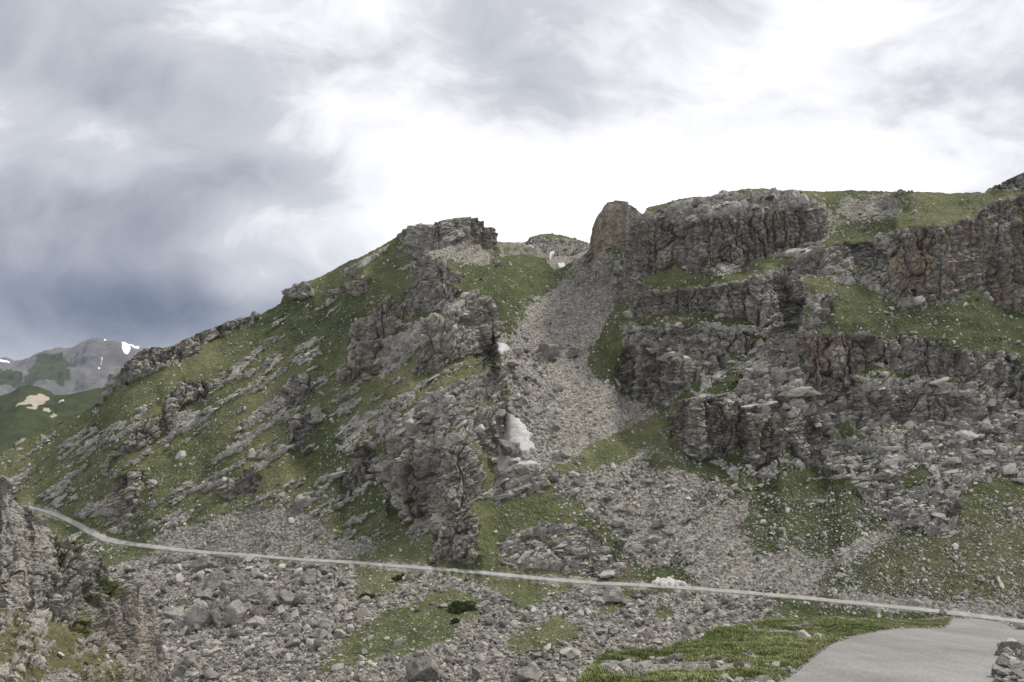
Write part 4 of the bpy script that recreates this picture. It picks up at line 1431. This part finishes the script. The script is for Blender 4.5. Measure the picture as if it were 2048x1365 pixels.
po = np.stack([OX, OY, np.zeros_like(OX) + 3], -1).reshape(-1, 3).astype(f32)
ow1 = fbm(po, 1 / 30.0, 4).reshape(oshape)
ow2 = fbm(po, 1 / 30.0, 4, off=40).reshape(oshape)
oxx, oyy = OX + 7 * ow1, OY + 7 * ow2
of1 = blur(np.asarray(inside(FACE1, oxx, oyy), float), 4)
of2 = blur(np.asarray(inside(FACE2, oxx, oyy), float), 4)
onl = blur(np.asarray(inside(NEARL, oxx, oyy), float), 6)
qn = (Q0.reshape(-1, 3) * f32(KN)).astype(f32)
r2 = relief(qn, np.array([[-0.45, -0.2, 0.85]], f32) / 1.0, 0.05)
fold = 1.5 * fbm(qn @ np.array([[0.8, 0.3, 0.5], [-0.3, 0.95, 0], [-0.5, 0, 0.86]], f32) * np.array([1.0, 1.0, 0.25], f32), 0.22, 5, 0.6)
f1c, f2c, f3c = of1.reshape(-1), of2.reshape(-1), onl.reshape(-1)
mid = (1 - f1c - f2c - f3c).clip(0, 1)
jn1, jn2, _a, _b = worley((qn + 0.8 * np.stack([fbm(qn, 0.5, 3), fbm(qn, 0.5, 3, off=4), fbm(qn, 0.5, 3, off=8)], -1)) * np.array([0.40, 0.40, 0.20], f32))
kn1, kn2, _c, _d = worley((qn + 0.3 * np.stack([fbm(qn, 1.1, 3), fbm(qn, 1.1, 3, off=4), fbm(qn, 1.1, 3, off=8)], -1)) * np.array([1.4, 1.4, 0.9], f32))
spar = smooth(-0.1, 0.4, fbm(qn, 0.3, 3, off=77))
fiss = 0.7 * (1 - smooth(0, 0.06, jn2 - jn1)) * spar + 0.12 * (1 - smooth(0, 0.08, kn2 - kn1)) * (1 - spar) - 0.35 * (_a - 0.5) - 0.10 * (_c - 0.5) - 0.17 * fbm(qn, 1.3, 5, 0.65)
qc = np.stack([qn[:, 0] + 0.28 * qn[:, 2], qn[:, 1], 0.12 * qn[:, 2]], -1).astype(f32)
rid = np.abs(fbm(qc, 0.34, 3, 0.5))
rid2 = np.abs(fbm(qc, 1.0, 4, 0.6, off=19))
fine = fbm(qn, 2.6, 4, 0.65)
d2 = f1c * (0.24 * r2['rough'] + 0.7 * fold - 1.0 * fiss + 0.12 * fine) + f2c * (0.26 * r2['crag'] - 3.0 * np.clip(0.25 - rid, 0, 1) - 2.0 * np.clip(0.25 - rid2, 0, 1) + 0.5 * fold + 0.18 * r2['rough'] + 0.12 * fine) \
    + mid * (0.42 * r2['slab'] + 0.35 * r2['crag'] + 0.4 * fold + 0.28 * r2['rough'] - 0.5 * fiss + 0.12 * fine) + f3c * (r2['grass'] * 1.6 + 0.7 * np.maximum(r2['slab'] - 0.5, 0) + 0.3 * fold)
dn = M0.reshape(-1, 3)
Q1 = (Q0.reshape(-1, 3) + dn * (d2 / KN)[:, None]).astype(f32).reshape(ONY, ONX, 3)
M1 = normals(Q1)
grs2 = r2['patch'].reshape(oshape)
gpatch = smooth(0.05, 0.35, grs2 + 0.5 * ow1 + 0.35 * smooth(0.35, 0.8, M1[..., 2]) - 0.22)
orock = 1 - gpatch * (0.9 * mid.reshape(oshape) + 0.25 * of1 * smooth(0.5, 0.8, M1[..., 2]) + 0.95 * onl)
oscree = np.clip(onl * (0.30 + 0.5 * ow2), 0, 1)
orock = np.where(onl > 0.5, np.clip(0.20 + 0.8 * smooth(0.6, 1.4, r2['slab'].reshape(oshape)), 0, 1), orock)
omask = np.stack([orock, oscree, 0.55 + 0.3 * ow2 + 0.4 * onl, 0.40 * of2], -1).reshape(-1, 4)
otone = np.stack([0.58 + 0.15 * of1 + 0.3 * (r2['cid'].reshape(oshape) - 0.5), 0.30 * of2 + 0.22 * of1 + 0.18 * mid.reshape(oshape), 0.25 + 0.45 * onl, np.ones(oshape)], -1).reshape(-1, 4)
bk = []
for dist, drop in ((0.6, 0.5), (2, 2.5), (5, 8), (9, 18)):
    hd = np.array([-0.45, 0.9, 0])
    r = Q1[0] + hd * dist
    r[:, 2] -= drop
    bk.append(r)
bk = np.stack(bk[::-1], 0)
tag(mesh_obj('rock_outcrop', np.concatenate([bk, Q1], 0).reshape(-1, 3), grid_faces(ONY + 4, ONX), MAT_NEAR,
             {'mask': np.concatenate([np.repeat(omask[None, :ONX], 4, 0).reshape(-1, 4), omask]), 'tone': np.concatenate([np.repeat(otone[None, :ONX], 4, 0).reshape(-1, 4), otone])}),
    'close pale rock outcrop with a sheer fissured edge filling the lower left corner', 'rock outcrop', kind='structure')
orow = np.abs(np.gradient(OY, axis=0))
rg = np.random.default_rng(5)
wn = orow * onl * (0.4 + 0.6 * smooth(-0.2, 0.4, ow2)) + 0.03 * orow * mid.reshape(oshape)
p, nr, j, i = draw(wn, Q1, M0, 6500, rg)
size = power(6500, 0.05, 0.46, 2.2, rg)
tone_ = np.stack([rg.random(6500), np.clip(rg.normal(-0.05, 0.2, 6500), 0, 0.8), (rg.random(6500) < 0.15) * 0.8, np.ones(6500)], -1)
v, f, t = build_stones(p, nr, size, MED, rg, tone_, sink=0.18)
tag(mesh_obj('stony_debris', v, f, MAT_STONE_NEAR, {'tone': t}), 'grey stones littering the ground in front of the left outcrop', 'stones', kind='stuff')

# ================================================================== FOREGROUND VERGE AND ROAD
def plane_dist(X, Y):
    return 1.93 / (-sight(X, Y)[1] - 0.167)


SKY_FG = [(1060, 1445), (1120, 1400), (1165, 1366), (1182, 1340), (1196, 1316), (1215, 1306), (1260, 1303), (1300, 1300), (1325, 1302), (1350, 1290), (1380, 1290), (1410, 1272), (1440, 1256), (1470, 1258), (1500, 1250),
          (1545, 1241), (1600, 1241), (1640, 1237), (1700, 1238), (1760, 1240), (1830, 1240), (1870, 1234), (1890, 1231), (1906, 1236),
          (1960, 1238), (2010, 1247), (2030, 1251), (2060, 1258), (2160, 1275)]
S_FG = polyline(SKY_FG)
FX0, FX1, FNX, FNY = 1062.0, 2150.0, 620, 240
fx = np.linspace(FX0, FX1, FNX)
tt = np.linspace(0, 1, FNY)[:, None]
FY = S_FG(fx)[None, :] + (1475.0 - S_FG(fx))[None, :] * tt
FXg = np.repeat(fx[None, :], FNY, 0)
DF = plane_dist(FXg, FY)
af, bf = sight(FXg, FY)
G0 = np.stack([af * DF, DF, bf * DF], -1)
ROAD_L = [(1903, 1236), (1897, 1249), (1888, 1256), (1800, 1258), (1760, 1262), (1700, 1275), (1660, 1290), (1640, 1305), (1615, 1325), (1590, 1345), (1560, 1366), (1500, 1420), (1440, 1480)]
ROAD_R = [(2160, 1480), (1990, 1480), (1985, 1420), (1988, 1366), (1990, 1345), (1997, 1320), (2020, 1298), (2040, 1290), (2062, 1284), (2160, 1290), (2160, 1268), (2062, 1264), (2030, 1257), (2000, 1246), (1960, 1239)]
fp = G0.reshape(-1, 3)
onroad = blur(np.asarray(inside(ROAD_L + ROAD_R, FXg, FY), float), 3)
vg = 0.10 * fbm(fp, 0.5, 4).reshape(DF.shape) + 0.05 * fbm(fp, 2.2, 3).reshape(DF.shape)
rise = (1 - onroad) * (0.04 + vg * 1.1) - onroad * 0.12
top_keep = smooth(0.0, 0.06, tt) * 0.8 + 0.2
G1 = G0.copy()
G1[..., 2] += rise * top_keep
fgrass = 1 - smooth(0.12, 0.50, fbm(fp, 0.55, 4, 0.6, off=3).reshape(DF.shape) + 0.05 + 0.3 * smooth(1310, 1380, FY) * smooth(1540, 1300, FXg))
fgrass = np.where(FXg > 1985, 0.15, fgrass)
fmask = np.stack([np.zeros(DF.shape), 0.75 * (1 - fgrass), 0.55 + 0.3 * vg, np.zeros(DF.shape)], -1).reshape(-1, 4)
ftone = np.stack([0.5 * np.ones(DF.shape), np.zeros(DF.shape), 0.3 * np.ones(DF.shape), np.ones(DF.shape)], -1).reshape(-1, 4)
bk = []
for dist, drop in ((0.3, 0.15), (1.0, 0.8), (3, 3.0), (8, 9), (14, 17)):
    r = G1[0] + np.array([-0.25, 0.95, 0]) * dist
    r[:, 2] -= drop
    bk.append(r)
bk = np.stack(bk[::-1], 0)
tag(mesh_obj('verge', np.concatenate([bk, G1], 0).reshape(-1, 3), grid_faces(FNY + 5, FNX), MAT_NEAR,
             {'mask': np.concatenate([np.repeat(fmask[None, :FNX], 5, 0).reshape(-1, 4), fmask]), 'tone': np.concatenate([np.repeat(ftone[None, :FNX], 5, 0).reshape(-1, 4), ftone])}),
    'grassy stony shoulder beside the near gravel road', 'verge', kind='structure')
# the near road: cross strips between its two edges
def along(pts, n):
    p = np.array(pts, float)
    p = np.stack([*sight(p[:, 0], p[:, 1]), plane_dist(p[:, 0], p[:, 1])], -1)
    w3 = np.stack([p[:, 0] * p[:, 2], p[:, 2], p[:, 1] * p[:, 2]], -1)
    ln = np.concatenate([[0], np.cumsum(np.linalg.norm(np.diff(w3, axis=0), axis=1))])
    u = np.linspace(0, ln[-1], n)
    return np.stack([np.interp(u, ln, w3[:, k]) for k in range(3)], -1)
EDGE_L = [(1903, 1237), (1897, 1249), (1888, 1256), (1800, 1258.5), (1760, 1262.5), (1700, 1275), (1660, 1290), (1640, 1305), (1615, 1325), (1590, 1345), (1560, 1366), (1440, 1480)]
EDGE_R = [(1905, 1236.5), (1960, 1238.5), (2000, 1246), (2030, 1256), (2064, 1264), (2150, 1272)]
EDGE_R2 = [(2150, 1290), (2064, 1284), (2040, 1290), (2020, 1298), (1997, 1320), (1990, 1345), (1988, 1366), (1990, 1480)]
def fill_poly(outline, n, seed):
    """densely triangulated flat gravel sheet inside an outline on the road's plane, with a frayed edge"""
    w3 = along(outline + outline[:1], n)[:-1]
    w3[:, :2] += np.random.default_rng(seed).normal(0, 0.035, (len(w3), 2))
    w3[:, 2] = -1.93 - 0.167 * w3[:, 1] + 0.012
    return w3
import bmesh
bm = bmesh.new()
ring = fill_poly(EDGE_L[::-1] + EDGE_R + EDGE_R2, 520, 4)
bf_ = bm.faces.new([bm.verts.new(tuple(x)) for x in ring])
bmesh.ops.triangulate(bm, faces=[bf_])
me = bpy.data.meshes.new('gravel_road')
bm.to_mesh(me)
bm.free()
me.materials.append(MAT_ROAD)
go = bpy.data.objects.new('gravel_road', me)
sc.collection.objects.link(go)
tag(go, 'pale gravel road bending to the right in the lower right corner', 'road', kind='structure')


def at_fg(X, Y):
    a, b = sight(X, Y)
    d = plane_dist(X, Y)
    return np.array([float(a * d), float(d), float(b * d)])


# grass blades of the verge
def blade_mat():
    m, n, b = new_mat('grass_blades')
    r = n.sep(n.attr('tone').outputs['Color'])
    n.put(b.inputs['Base Color'], n.ramp(r[0], [(0.0, (0.09, 0.114, 0.040)), (0.40, (0.178, 0.212, 0.078)), (0.70, (0.285, 0.305, 0.132)), (1.0, (0.50, 0.45, 0.28))]))
    b.inputs['Roughness'].default_value = 0.7
    return m


MAT_BLADE = blade_mat()
frow = np.abs(np.gradient(FY, axis=0))
clump = fbm(fp, 1.6, 4, 0.6, off=13).reshape(DF.shape)
wg = frow * (onroad < 0.25) * fgrass * np.clip(0.3 + clump, 0.03, 1.5) * (FXg < 1975) * (FY < 1440)
ng = 70000
p, nr, j, i = draw(wg, G1, np.zeros_like(G1) + [0, 0, 1.0], ng, rg)
hgt = (0.045 + 0.105 * np.clip(0.35 + 0.8 * clump[j, i], 0, 1)) * rg.uniform(0.5, 1.25, ng) * (0.45 + 0.55 * smooth(0.5, 0.0, onroad[j, i]))
hgt *= 1 - 0.45 * smooth(1650, 1850, FXg[j, i])
az = rg.uniform(0, 6.28, ng)
lean = rg.uniform(0.15, 0.8, ng)
dirb = np.stack([np.cos(az), np.sin(az), np.zeros(ng)], -1)
sd = np.stack([-np.sin(az), np.cos(az), np.zeros(ng)], -1) * (rg.uniform(0.006, 0.013, ng))[:, None]
up = np.array([0, 0, 1.0])
m1 = p + up * (hgt * 0.6)[:, None] + dirb * (hgt * lean * 0.25)[:, None]
tip = p + up * (hgt * (1.0 - 0.25 * lean))[:, None] + dirb * (hgt * lean * 0.8)[:, None]
v = np.stack([p - sd - up * 0.02, p + sd - up * 0.02, m1 + sd * 0.7, m1 - sd * 0.7, tip], 1).reshape(-1, 3)
base = (np.arange(ng) * 5)[:, None]
f = np.concatenate([base + [0, 1, 2], base + [0, 2, 3], base + [3, 2, 4]])
tb = np.clip(0.38 + 0.30 * fbm(p.astype(f32), 0.5, 3) + rg.normal(0, 0.16, ng), 0, 1)
tone_ = np.repeat(np.stack([tb, tb, tb, np.ones(ng)], -1), 5, 0)
tag(mesh_obj('grass', v, f, MAT_BLADE, {'tone': tone_}), 'fresh green grass along the near gravel road', 'grass', kind='stuff')
# stones on the verge
ws = frow * (onroad < 0.3) * (1.15 - fgrass) * (FY < 1440) * np.where(FXg > 1980, 3.0, 1.0)
p, nr, j, i = draw(ws, G1, np.zeros_like(G1) + [0, 0, 1.0], 2600, rg)
size = power(2600, 0.05, 0.40, 2.0, rg)
tone_ = np.stack([rg.random(2600), np.clip(rg.normal(0.3, 0.3, 2600), 0, 0.9), (rg.random(2600) < 0.1) * 0.8, np.ones(2600)], -1)
v, f, t = build_stones(p, nr, size, MED, rg, tone_, sink=0.1)
tag(mesh_obj('verge_stones', v, f, MAT_STONE_NEAR, {'tone': t}), 'pale stones scattered in the grass of the verge', 'stones', kind='stuff')
# gravel kicked to the edges of the near road
we = frow * np.clip(1 - np.abs(onroad - 0.45) / 0.45, 0, 1) ** 1.5 * (FY < 1440)
p, nr, j, i = draw(we, G1, np.zeros_like(G1) + [0, 0, 1.0], 4200, rg)
p[:, 2] = np.maximum(p[:, 2], -1.93 - 0.167 * p[:, 1] + 0.012)
size = power(4200, 0.018, 0.12, 2.3, rg)
tone_ = np.stack([rg.random(4200), np.clip(rg.normal(0.3, 0.25, 4200), 0, 0.9), np.zeros(4200), np.ones(4200)], -1)
v, f, t = build_stones(p, nr, size, SMALL, rg, tone_, sink=0.1)
tag(mesh_obj('edge_gravel', v, f, MAT_STONE_NEAR, {'tone': t}), 'loose gravel along the edges of the near road', 'gravel', kind='stuff')
PILE = 'boulders piled at the right edge of the near road'
for X, Y, a, b, k, lab in [(2022, 1303, 54, 28, 3, 'dark boulder topping the pile beside the near road'), (2006, 1330, 32, 22, 5, 'left boulder of the pile touching the gravel'),
                           (2038, 1345, 50, 34, 6, 'big pale boulder in the lower right corner'), (2003, 1352, 24, 18, 7, 'small boulder at the left foot of the pile by the gravel'),
                           (2052, 1316, 40, 26, 1, 'grey boulder behind the big pale corner boulder'), (2042, 1256, 30, 12, 11, 'flat boulder across the road bend from the pile')]:
    put_boulder(X, Y, a, b, k, lab, arr=at_fg).__setitem__('group', PILE)

# ================================================================== DISTANCE
def far_mat(name, cols, snow=False, k=1.0):
    m, n, b = new_mat(name)
    pos = n.new('ShaderNodeTexCoord').outputs['Object']
    mk = n.attr('mask')
    ms = n.sep(mk.outputs['Color'])
    v = n.math('ADD', n.math('MULTIPLY', n.noise(pos, 0.006 * k, 6, 0.65), 0.6), n.math('MULTIPLY', n.noise(pos, 0.04 * k, 5, 0.7), 0.4))
    rockc = n.ramp(v, [(0.3, cols[0]), (0.5, cols[1]), (0.7, cols[2])])
    green = n.ramp(v, [(0.3, (0.02, 0.026, 0.012)), (0.5, (0.038, 0.048, 0.019)), (0.7, (0.065, 0.073, 0.032))])
    e = n.math('MULTIPLY_ADD', n.noise(pos, 0.02 * k, 5, 0.7), 0.8, -0.4)
    c = n.mix(n.rng(n.math('ADD', ms[0], e), 0.35, 0.65, 0, 1, True), rockc, green)
    c = n.mix(n.rng(n.math('ADD', ms[1], n.math('MULTIPLY', e, 2.2)), 0.50, 0.70, 0, 1, True), c, (0.34, 0.30, 0.235))
    c = n.mix(n.rng(n.math('ADD', ms[2], n.math('MULTIPLY', e, 0.5)), 0.50, 0.60, 0, 1, True), c, (0.85, 0.86, 0.88))
    n.put(b.inputs['Base Color'], c)
    return m


def far_sheet(name, sky_pts, bottom, x0, x1, nx, ny, d_top, d_bot, amp, freq, mat, masks, label, cat, seed):
    S = polyline(sky_pts)
    xs = np.linspace(x0, x1, nx)
    Y = S(xs)[None, :] + (bottom - S(xs))[None, :] * np.linspace(0, 1, ny)[:, None]
    X = np.repeat(xs[None, :], ny, 0)
    t = (Y - S(xs)[None, :]) / (bottom - S(xs))[None, :]
    Dd = d_top * (1 - t) + d_bot * t
    a, b = sight(X, Y)
    P = np.stack([a * Dd, Dd, b * Dd], -1)
    n = normals(P)
    ps = P.reshape(-1, 3).astype(f32)
    rd = 0.55 - np.abs(fbm(ps * np.array([1, 0.5, 0.45], f32), freq, 5, 0.55, off=seed))
    dd = (rd * amp).reshape(X.shape) * (0.25 + 0.75 * smooth(0.0, 0.2, t))
    P = P + n * dd[..., None] + np.array([0, 0, 1]) * (fbm(ps, freq * 4, 3).reshape(X.shape) * amp * 0.05)[..., None]
    bk = []
    for f_ in (0.03, 0.10, 0.25):
        r = P[0] * 1.0
        r[:, :2] *= 1 + f_
        r[:, 2] -= d_top * f_ * 0.6
        bk.append(r)
    bk = np.stack(bk[::-1], 0)
    m = masks(X + 4 * np.sin(Y / 5) + 2 * np.sin(X / 3), Y + 2 * np.sin(X / 4.0)).reshape(-1, 4)
    m = np.concatenate([np.repeat(m[None, :nx], 3, 0).reshape(-1, 4), m])
    o = mesh_obj(name, np.concatenate([bk, P], 0).reshape(-1, 3), grid_faces(ny + 3, nx), mat, {'mask': m})
    tag(o, label, cat, kind='structure')
    return X, Y, P, n


def mk(*layers_):
    def fn(X, Y):
        o = np.zeros(X.shape + (4,))
        for ch, base_, polys in layers_:
            z = np.full(X.shape, float(base_))
            for pl in polys:
                z = np.maximum(z, blur(np.asarray(inside(pl, X, Y), float), (10, 4, 1)[ch]))
            o[..., ch] = z
        return o
    return fn


GREY = [(0.075, 0.075, 0.075), (0.125, 0.122, 0.12), (0.19, 0.185, 0.18)]
MAT_MOUNT = far_mat('mountain_rock', GREY, True, 1.0)
MAT_FARHILL = far_mat('far_turf', [(0.10, 0.09, 0.07), (0.17, 0.15, 0.11), (0.26, 0.23, 0.17)], False, 8.0)
far_sheet('mountain', [(-120, 768), (-40, 752), (0, 741), (30, 734), (55, 722), (72, 714), (100, 708), (130, 704), (155, 697), (172, 689), (188, 683), (205, 685), (225, 688), (250, 692), (275, 698), (310, 706), (360, 730), (420, 760)],
          860, -120, 420, 300, 150, 3400, 2700, 115, 1 / 280.0, MAT_MOUNT,
          mk((0, 0.12, [[(90, 725), (130, 720), (150, 770), (140, 800), (60, 800), (70, 760)], [(0, 760), (40, 755), (60, 800), (0, 800)]]),
             (2, 0, [[(205, 686), (213, 688), (212, 693), (205, 691)], [(225, 697), (236, 698), (240, 708), (254, 718), (256, 726), (244, 722), (234, 712), (226, 708)], [(236, 686), (262, 693), (280, 698), (280, 703), (255, 697)], [(198, 748), (204, 750), (201, 758)]])),
          'bare grey mountain with snow streaks far away at the left edge', 'mountain', 11)
far_sheet('distant_peaks', [(-140, 735), (-60, 728), (-20, 730), (0, 725), (12, 722), (25, 728), (45, 738), (80, 742), (140, 750)], 800, -140, 140, 120, 50, 5200, 4600, 140, 1 / 500.0, MAT_MOUNT,
          mk((0, 0.0, []), (2, 0.1, [[(0, 732), (20, 736), (10, 740), (0, 738)]])), 'dark far peaks half hidden in cloud behind the grey mountain', 'mountain', 23)
fhX, fhY, fhP, fhN = far_sheet('far_hill', [(-120, 790), (-40, 796), (0, 793), (18, 786), (40, 773), (62, 771), (80, 775), (100, 783), (108, 789), (130, 788), (160, 785), (200, 779), (240, 770), (300, 770)],
          990, -120, 300, 260, 160, 900, 520, 14, 1 / 90.0, MAT_FARHILL,
          mk((0, 0.72, []), (1, 0, [[(70, 792), (106, 790), (104, 798), (85, 808), (78, 828), (60, 838), (50, 834), (66, 812), (45, 816), (30, 820), (36, 812)], [(76, 842), (92, 826), (102, 828), (92, 842)], [(96, 845), (118, 832), (110, 848), (98, 850)], [(0, 775), (20, 768), (30, 776), (0, 790)], [(112, 826), (120, 822), (118, 836)]])),
          'green hill with bare sandy patches beyond the end of the slope at left', 'hill', 5)
snow_patch([(119, 808), (128, 808), (127, 817), (118, 817)], 'small white snow dot on the green hill at far left', fhX, fhY, fhP, fhN, lift=1.2)
tr = np.array([(-60, 874, 880), (0, 879, 883), (20, 881, 884), (36, 883, 886), (50, 884, 888), (46, 888, 893), (40, 891, 896)], float)
ad, bd = sight(tr[:, 0], tr[:, 1])
ad2, bd2 = sight(tr[:, 0], tr[:, 2])
jn = [int(np.argmin((fhX - x) ** 2 + (fhY - y) ** 2)) for x, y, _ in tr]
dist_ = fhP.reshape(-1, 3)[jn][:, 1] * 0.985
v = np.concatenate([np.stack([ad * dist_, dist_, bd * dist_], -1), np.stack([ad2 * dist_, dist_ - 2.0, bd2 * dist_], -1)])
kk = len(tr)
tag(mesh_obj('hill_track', v, np.array([[a, a + 1, a + kk + 1, a + kk] for a in range(kk - 1)]), MAT_ROAD), 'pale track crossing the green hill at far left', 'track', kind='structure')

# knoll behind the saddle at the head of the gully
KS = [(960, 500), (985, 484), (1000, 485), (1045, 485), (1054, 483), (1060, 475), (1075, 470), (1090, 468), (1105, 468), (1125, 472), (1150, 478), (1180, 487), (1215, 495), (1240, 505)]
S_K = polyline(KS)
kx = np.linspace(960, 1240, 260)
KY = S_K(kx)[None, :] + (575 - S_K(kx))[None, :] * np.linspace(0, 1, 110)[:, None]
KX = np.repeat(kx[None, :], 110, 0)
kt = (KY - S_K(kx)[None, :]) / (575 - S_K(kx))[None, :]
KD = 470 * (1 - kt) + 372 * kt
ak, bk_ = sight(KX, KY)
K0 = np.stack([ak * KD, KD, bk_ * KD], -1).astype(f32)
KNrm = normals(np.stack([blur(K0[..., k], 6) for k in range(3)], -1))
kp = np.stack([KX, KY, np.zeros_like(KX)], -1).reshape(-1, 3).astype(f32)
kw_ = fbm(kp, 1 / 14.0, 4).reshape(KX.shape)
kcr = blur(np.asarray(inside([(1052, 486), (1075, 472), (1130, 478), (1180, 492), (1150, 510), (1110, 512), (1065, 498)], KX + 4 * kw_, KY + 3 * kw_), float), 3)
rk = relief(K0.reshape(-1, 3), np.array([[-0.3, -0.1, 0.95]], f32))
kd = kcr.reshape(-1) * rk['slab'] * 1.1 + (1 - kcr.reshape(-1)) * (rk['scree'] + 0.6 * np.maximum(rk['slab'] - 0.6, 0))
K1 = (K0.reshape(-1, 3) + KNrm.reshape(-1, 3) * kd[:, None]).reshape(110, 260, 3)
kgreen = smooth(8, 2, KY - S_K(kx)[None, :]) * (KX > 1050)
kmask = np.stack([np.clip(kcr * smooth(-0.3, 0.4, rk['slab'].reshape(KX.shape) + 0.2) + 0.15, 0, 1) * (1 - 0.7 * kgreen), np.clip(0.62 * (1 - kgreen) - 0.3 * kcr + 0.3 * kw_, 0, 1), 0.6 + 0 * KX, 0 * KX], -1).reshape(-1, 4)
ktone = np.stack([0.4 + 0 * KX, 0.25 * kcr, 0.3 + 0 * KX, 1 + 0 * KX], -1).reshape(-1, 4)
bks = []
for dist, drop in ((6, 1.5), (40, 20), (120, 80)):
    r = K1[0] + np.array([0, 1, 0]) * dist
    r[:, 2] -= drop
    bks.append(r)
bks = np.stack(bks[::-1], 0)
tag(mesh_obj('knoll', np.concatenate([bks, K1], 0).reshape(-1, 3), grid_faces(113, 260), MAT_HILL,
             {'mask': np.concatenate([np.repeat(kmask[None, :260], 3, 0).reshape(-1, 4), kmask]), 'tone': np.concatenate([np.repeat(ktone[None, :260], 3, 0).reshape(-1, 4), ktone])}),
    'rounded rocky knoll on the skyline behind the head of the gully', 'hill', kind='structure')
snow_patch([(1051, 494), (1066, 496), (1065, 499), (1051, 498)], 'thin snow strip under the left end of the rounded skyline knoll', KX, KY, K0, KNrm, 0.9)
snow_patch([(1095, 516), (1100, 510), (1110, 505), (1106, 514), (1098, 520)], 'forked snow remnant below the rounded skyline knoll', KX, KY, K0, KNrm, 0.9)
snow_patch([(1117, 538), (1121, 530), (1134, 528), (1128, 537)], 'snow wedge at the very top of the scree gully', KX, KY, K0, KNrm, 0.9)

# ================================================================== HAZE
hv = np.array([(x, y, z) for x in (-4500, 3000) for y in (-60, 7000) for z in (-1100, 330)], float)
hf = np.array([[0, 1, 3, 2], [4, 6, 7, 5], [0, 4, 5, 1], [2, 3, 7, 6], [0, 2, 6, 4], [1, 5, 7, 3]])
mh = bpy.data.materials.new('thin_haze')
mh.use_nodes = True
mh.node_tree.nodes.clear()
nh = NT(mh.node_tree)
pv = nh.new('ShaderNodeVolumePrincipled')
pv.inputs['Color'].default_value = (0.72, 0.82, 1.0, 1)
pv.inputs['Density'].default_value = 0.000032
nh.put(nh.new('ShaderNodeOutputMaterial').inputs['Volume'], pv.outputs[0])
ho = tag(mesh_obj('haze', hv, hf, mh), 'thin blue mountain haze filling the whole valley', 'haze', kind='stuff')
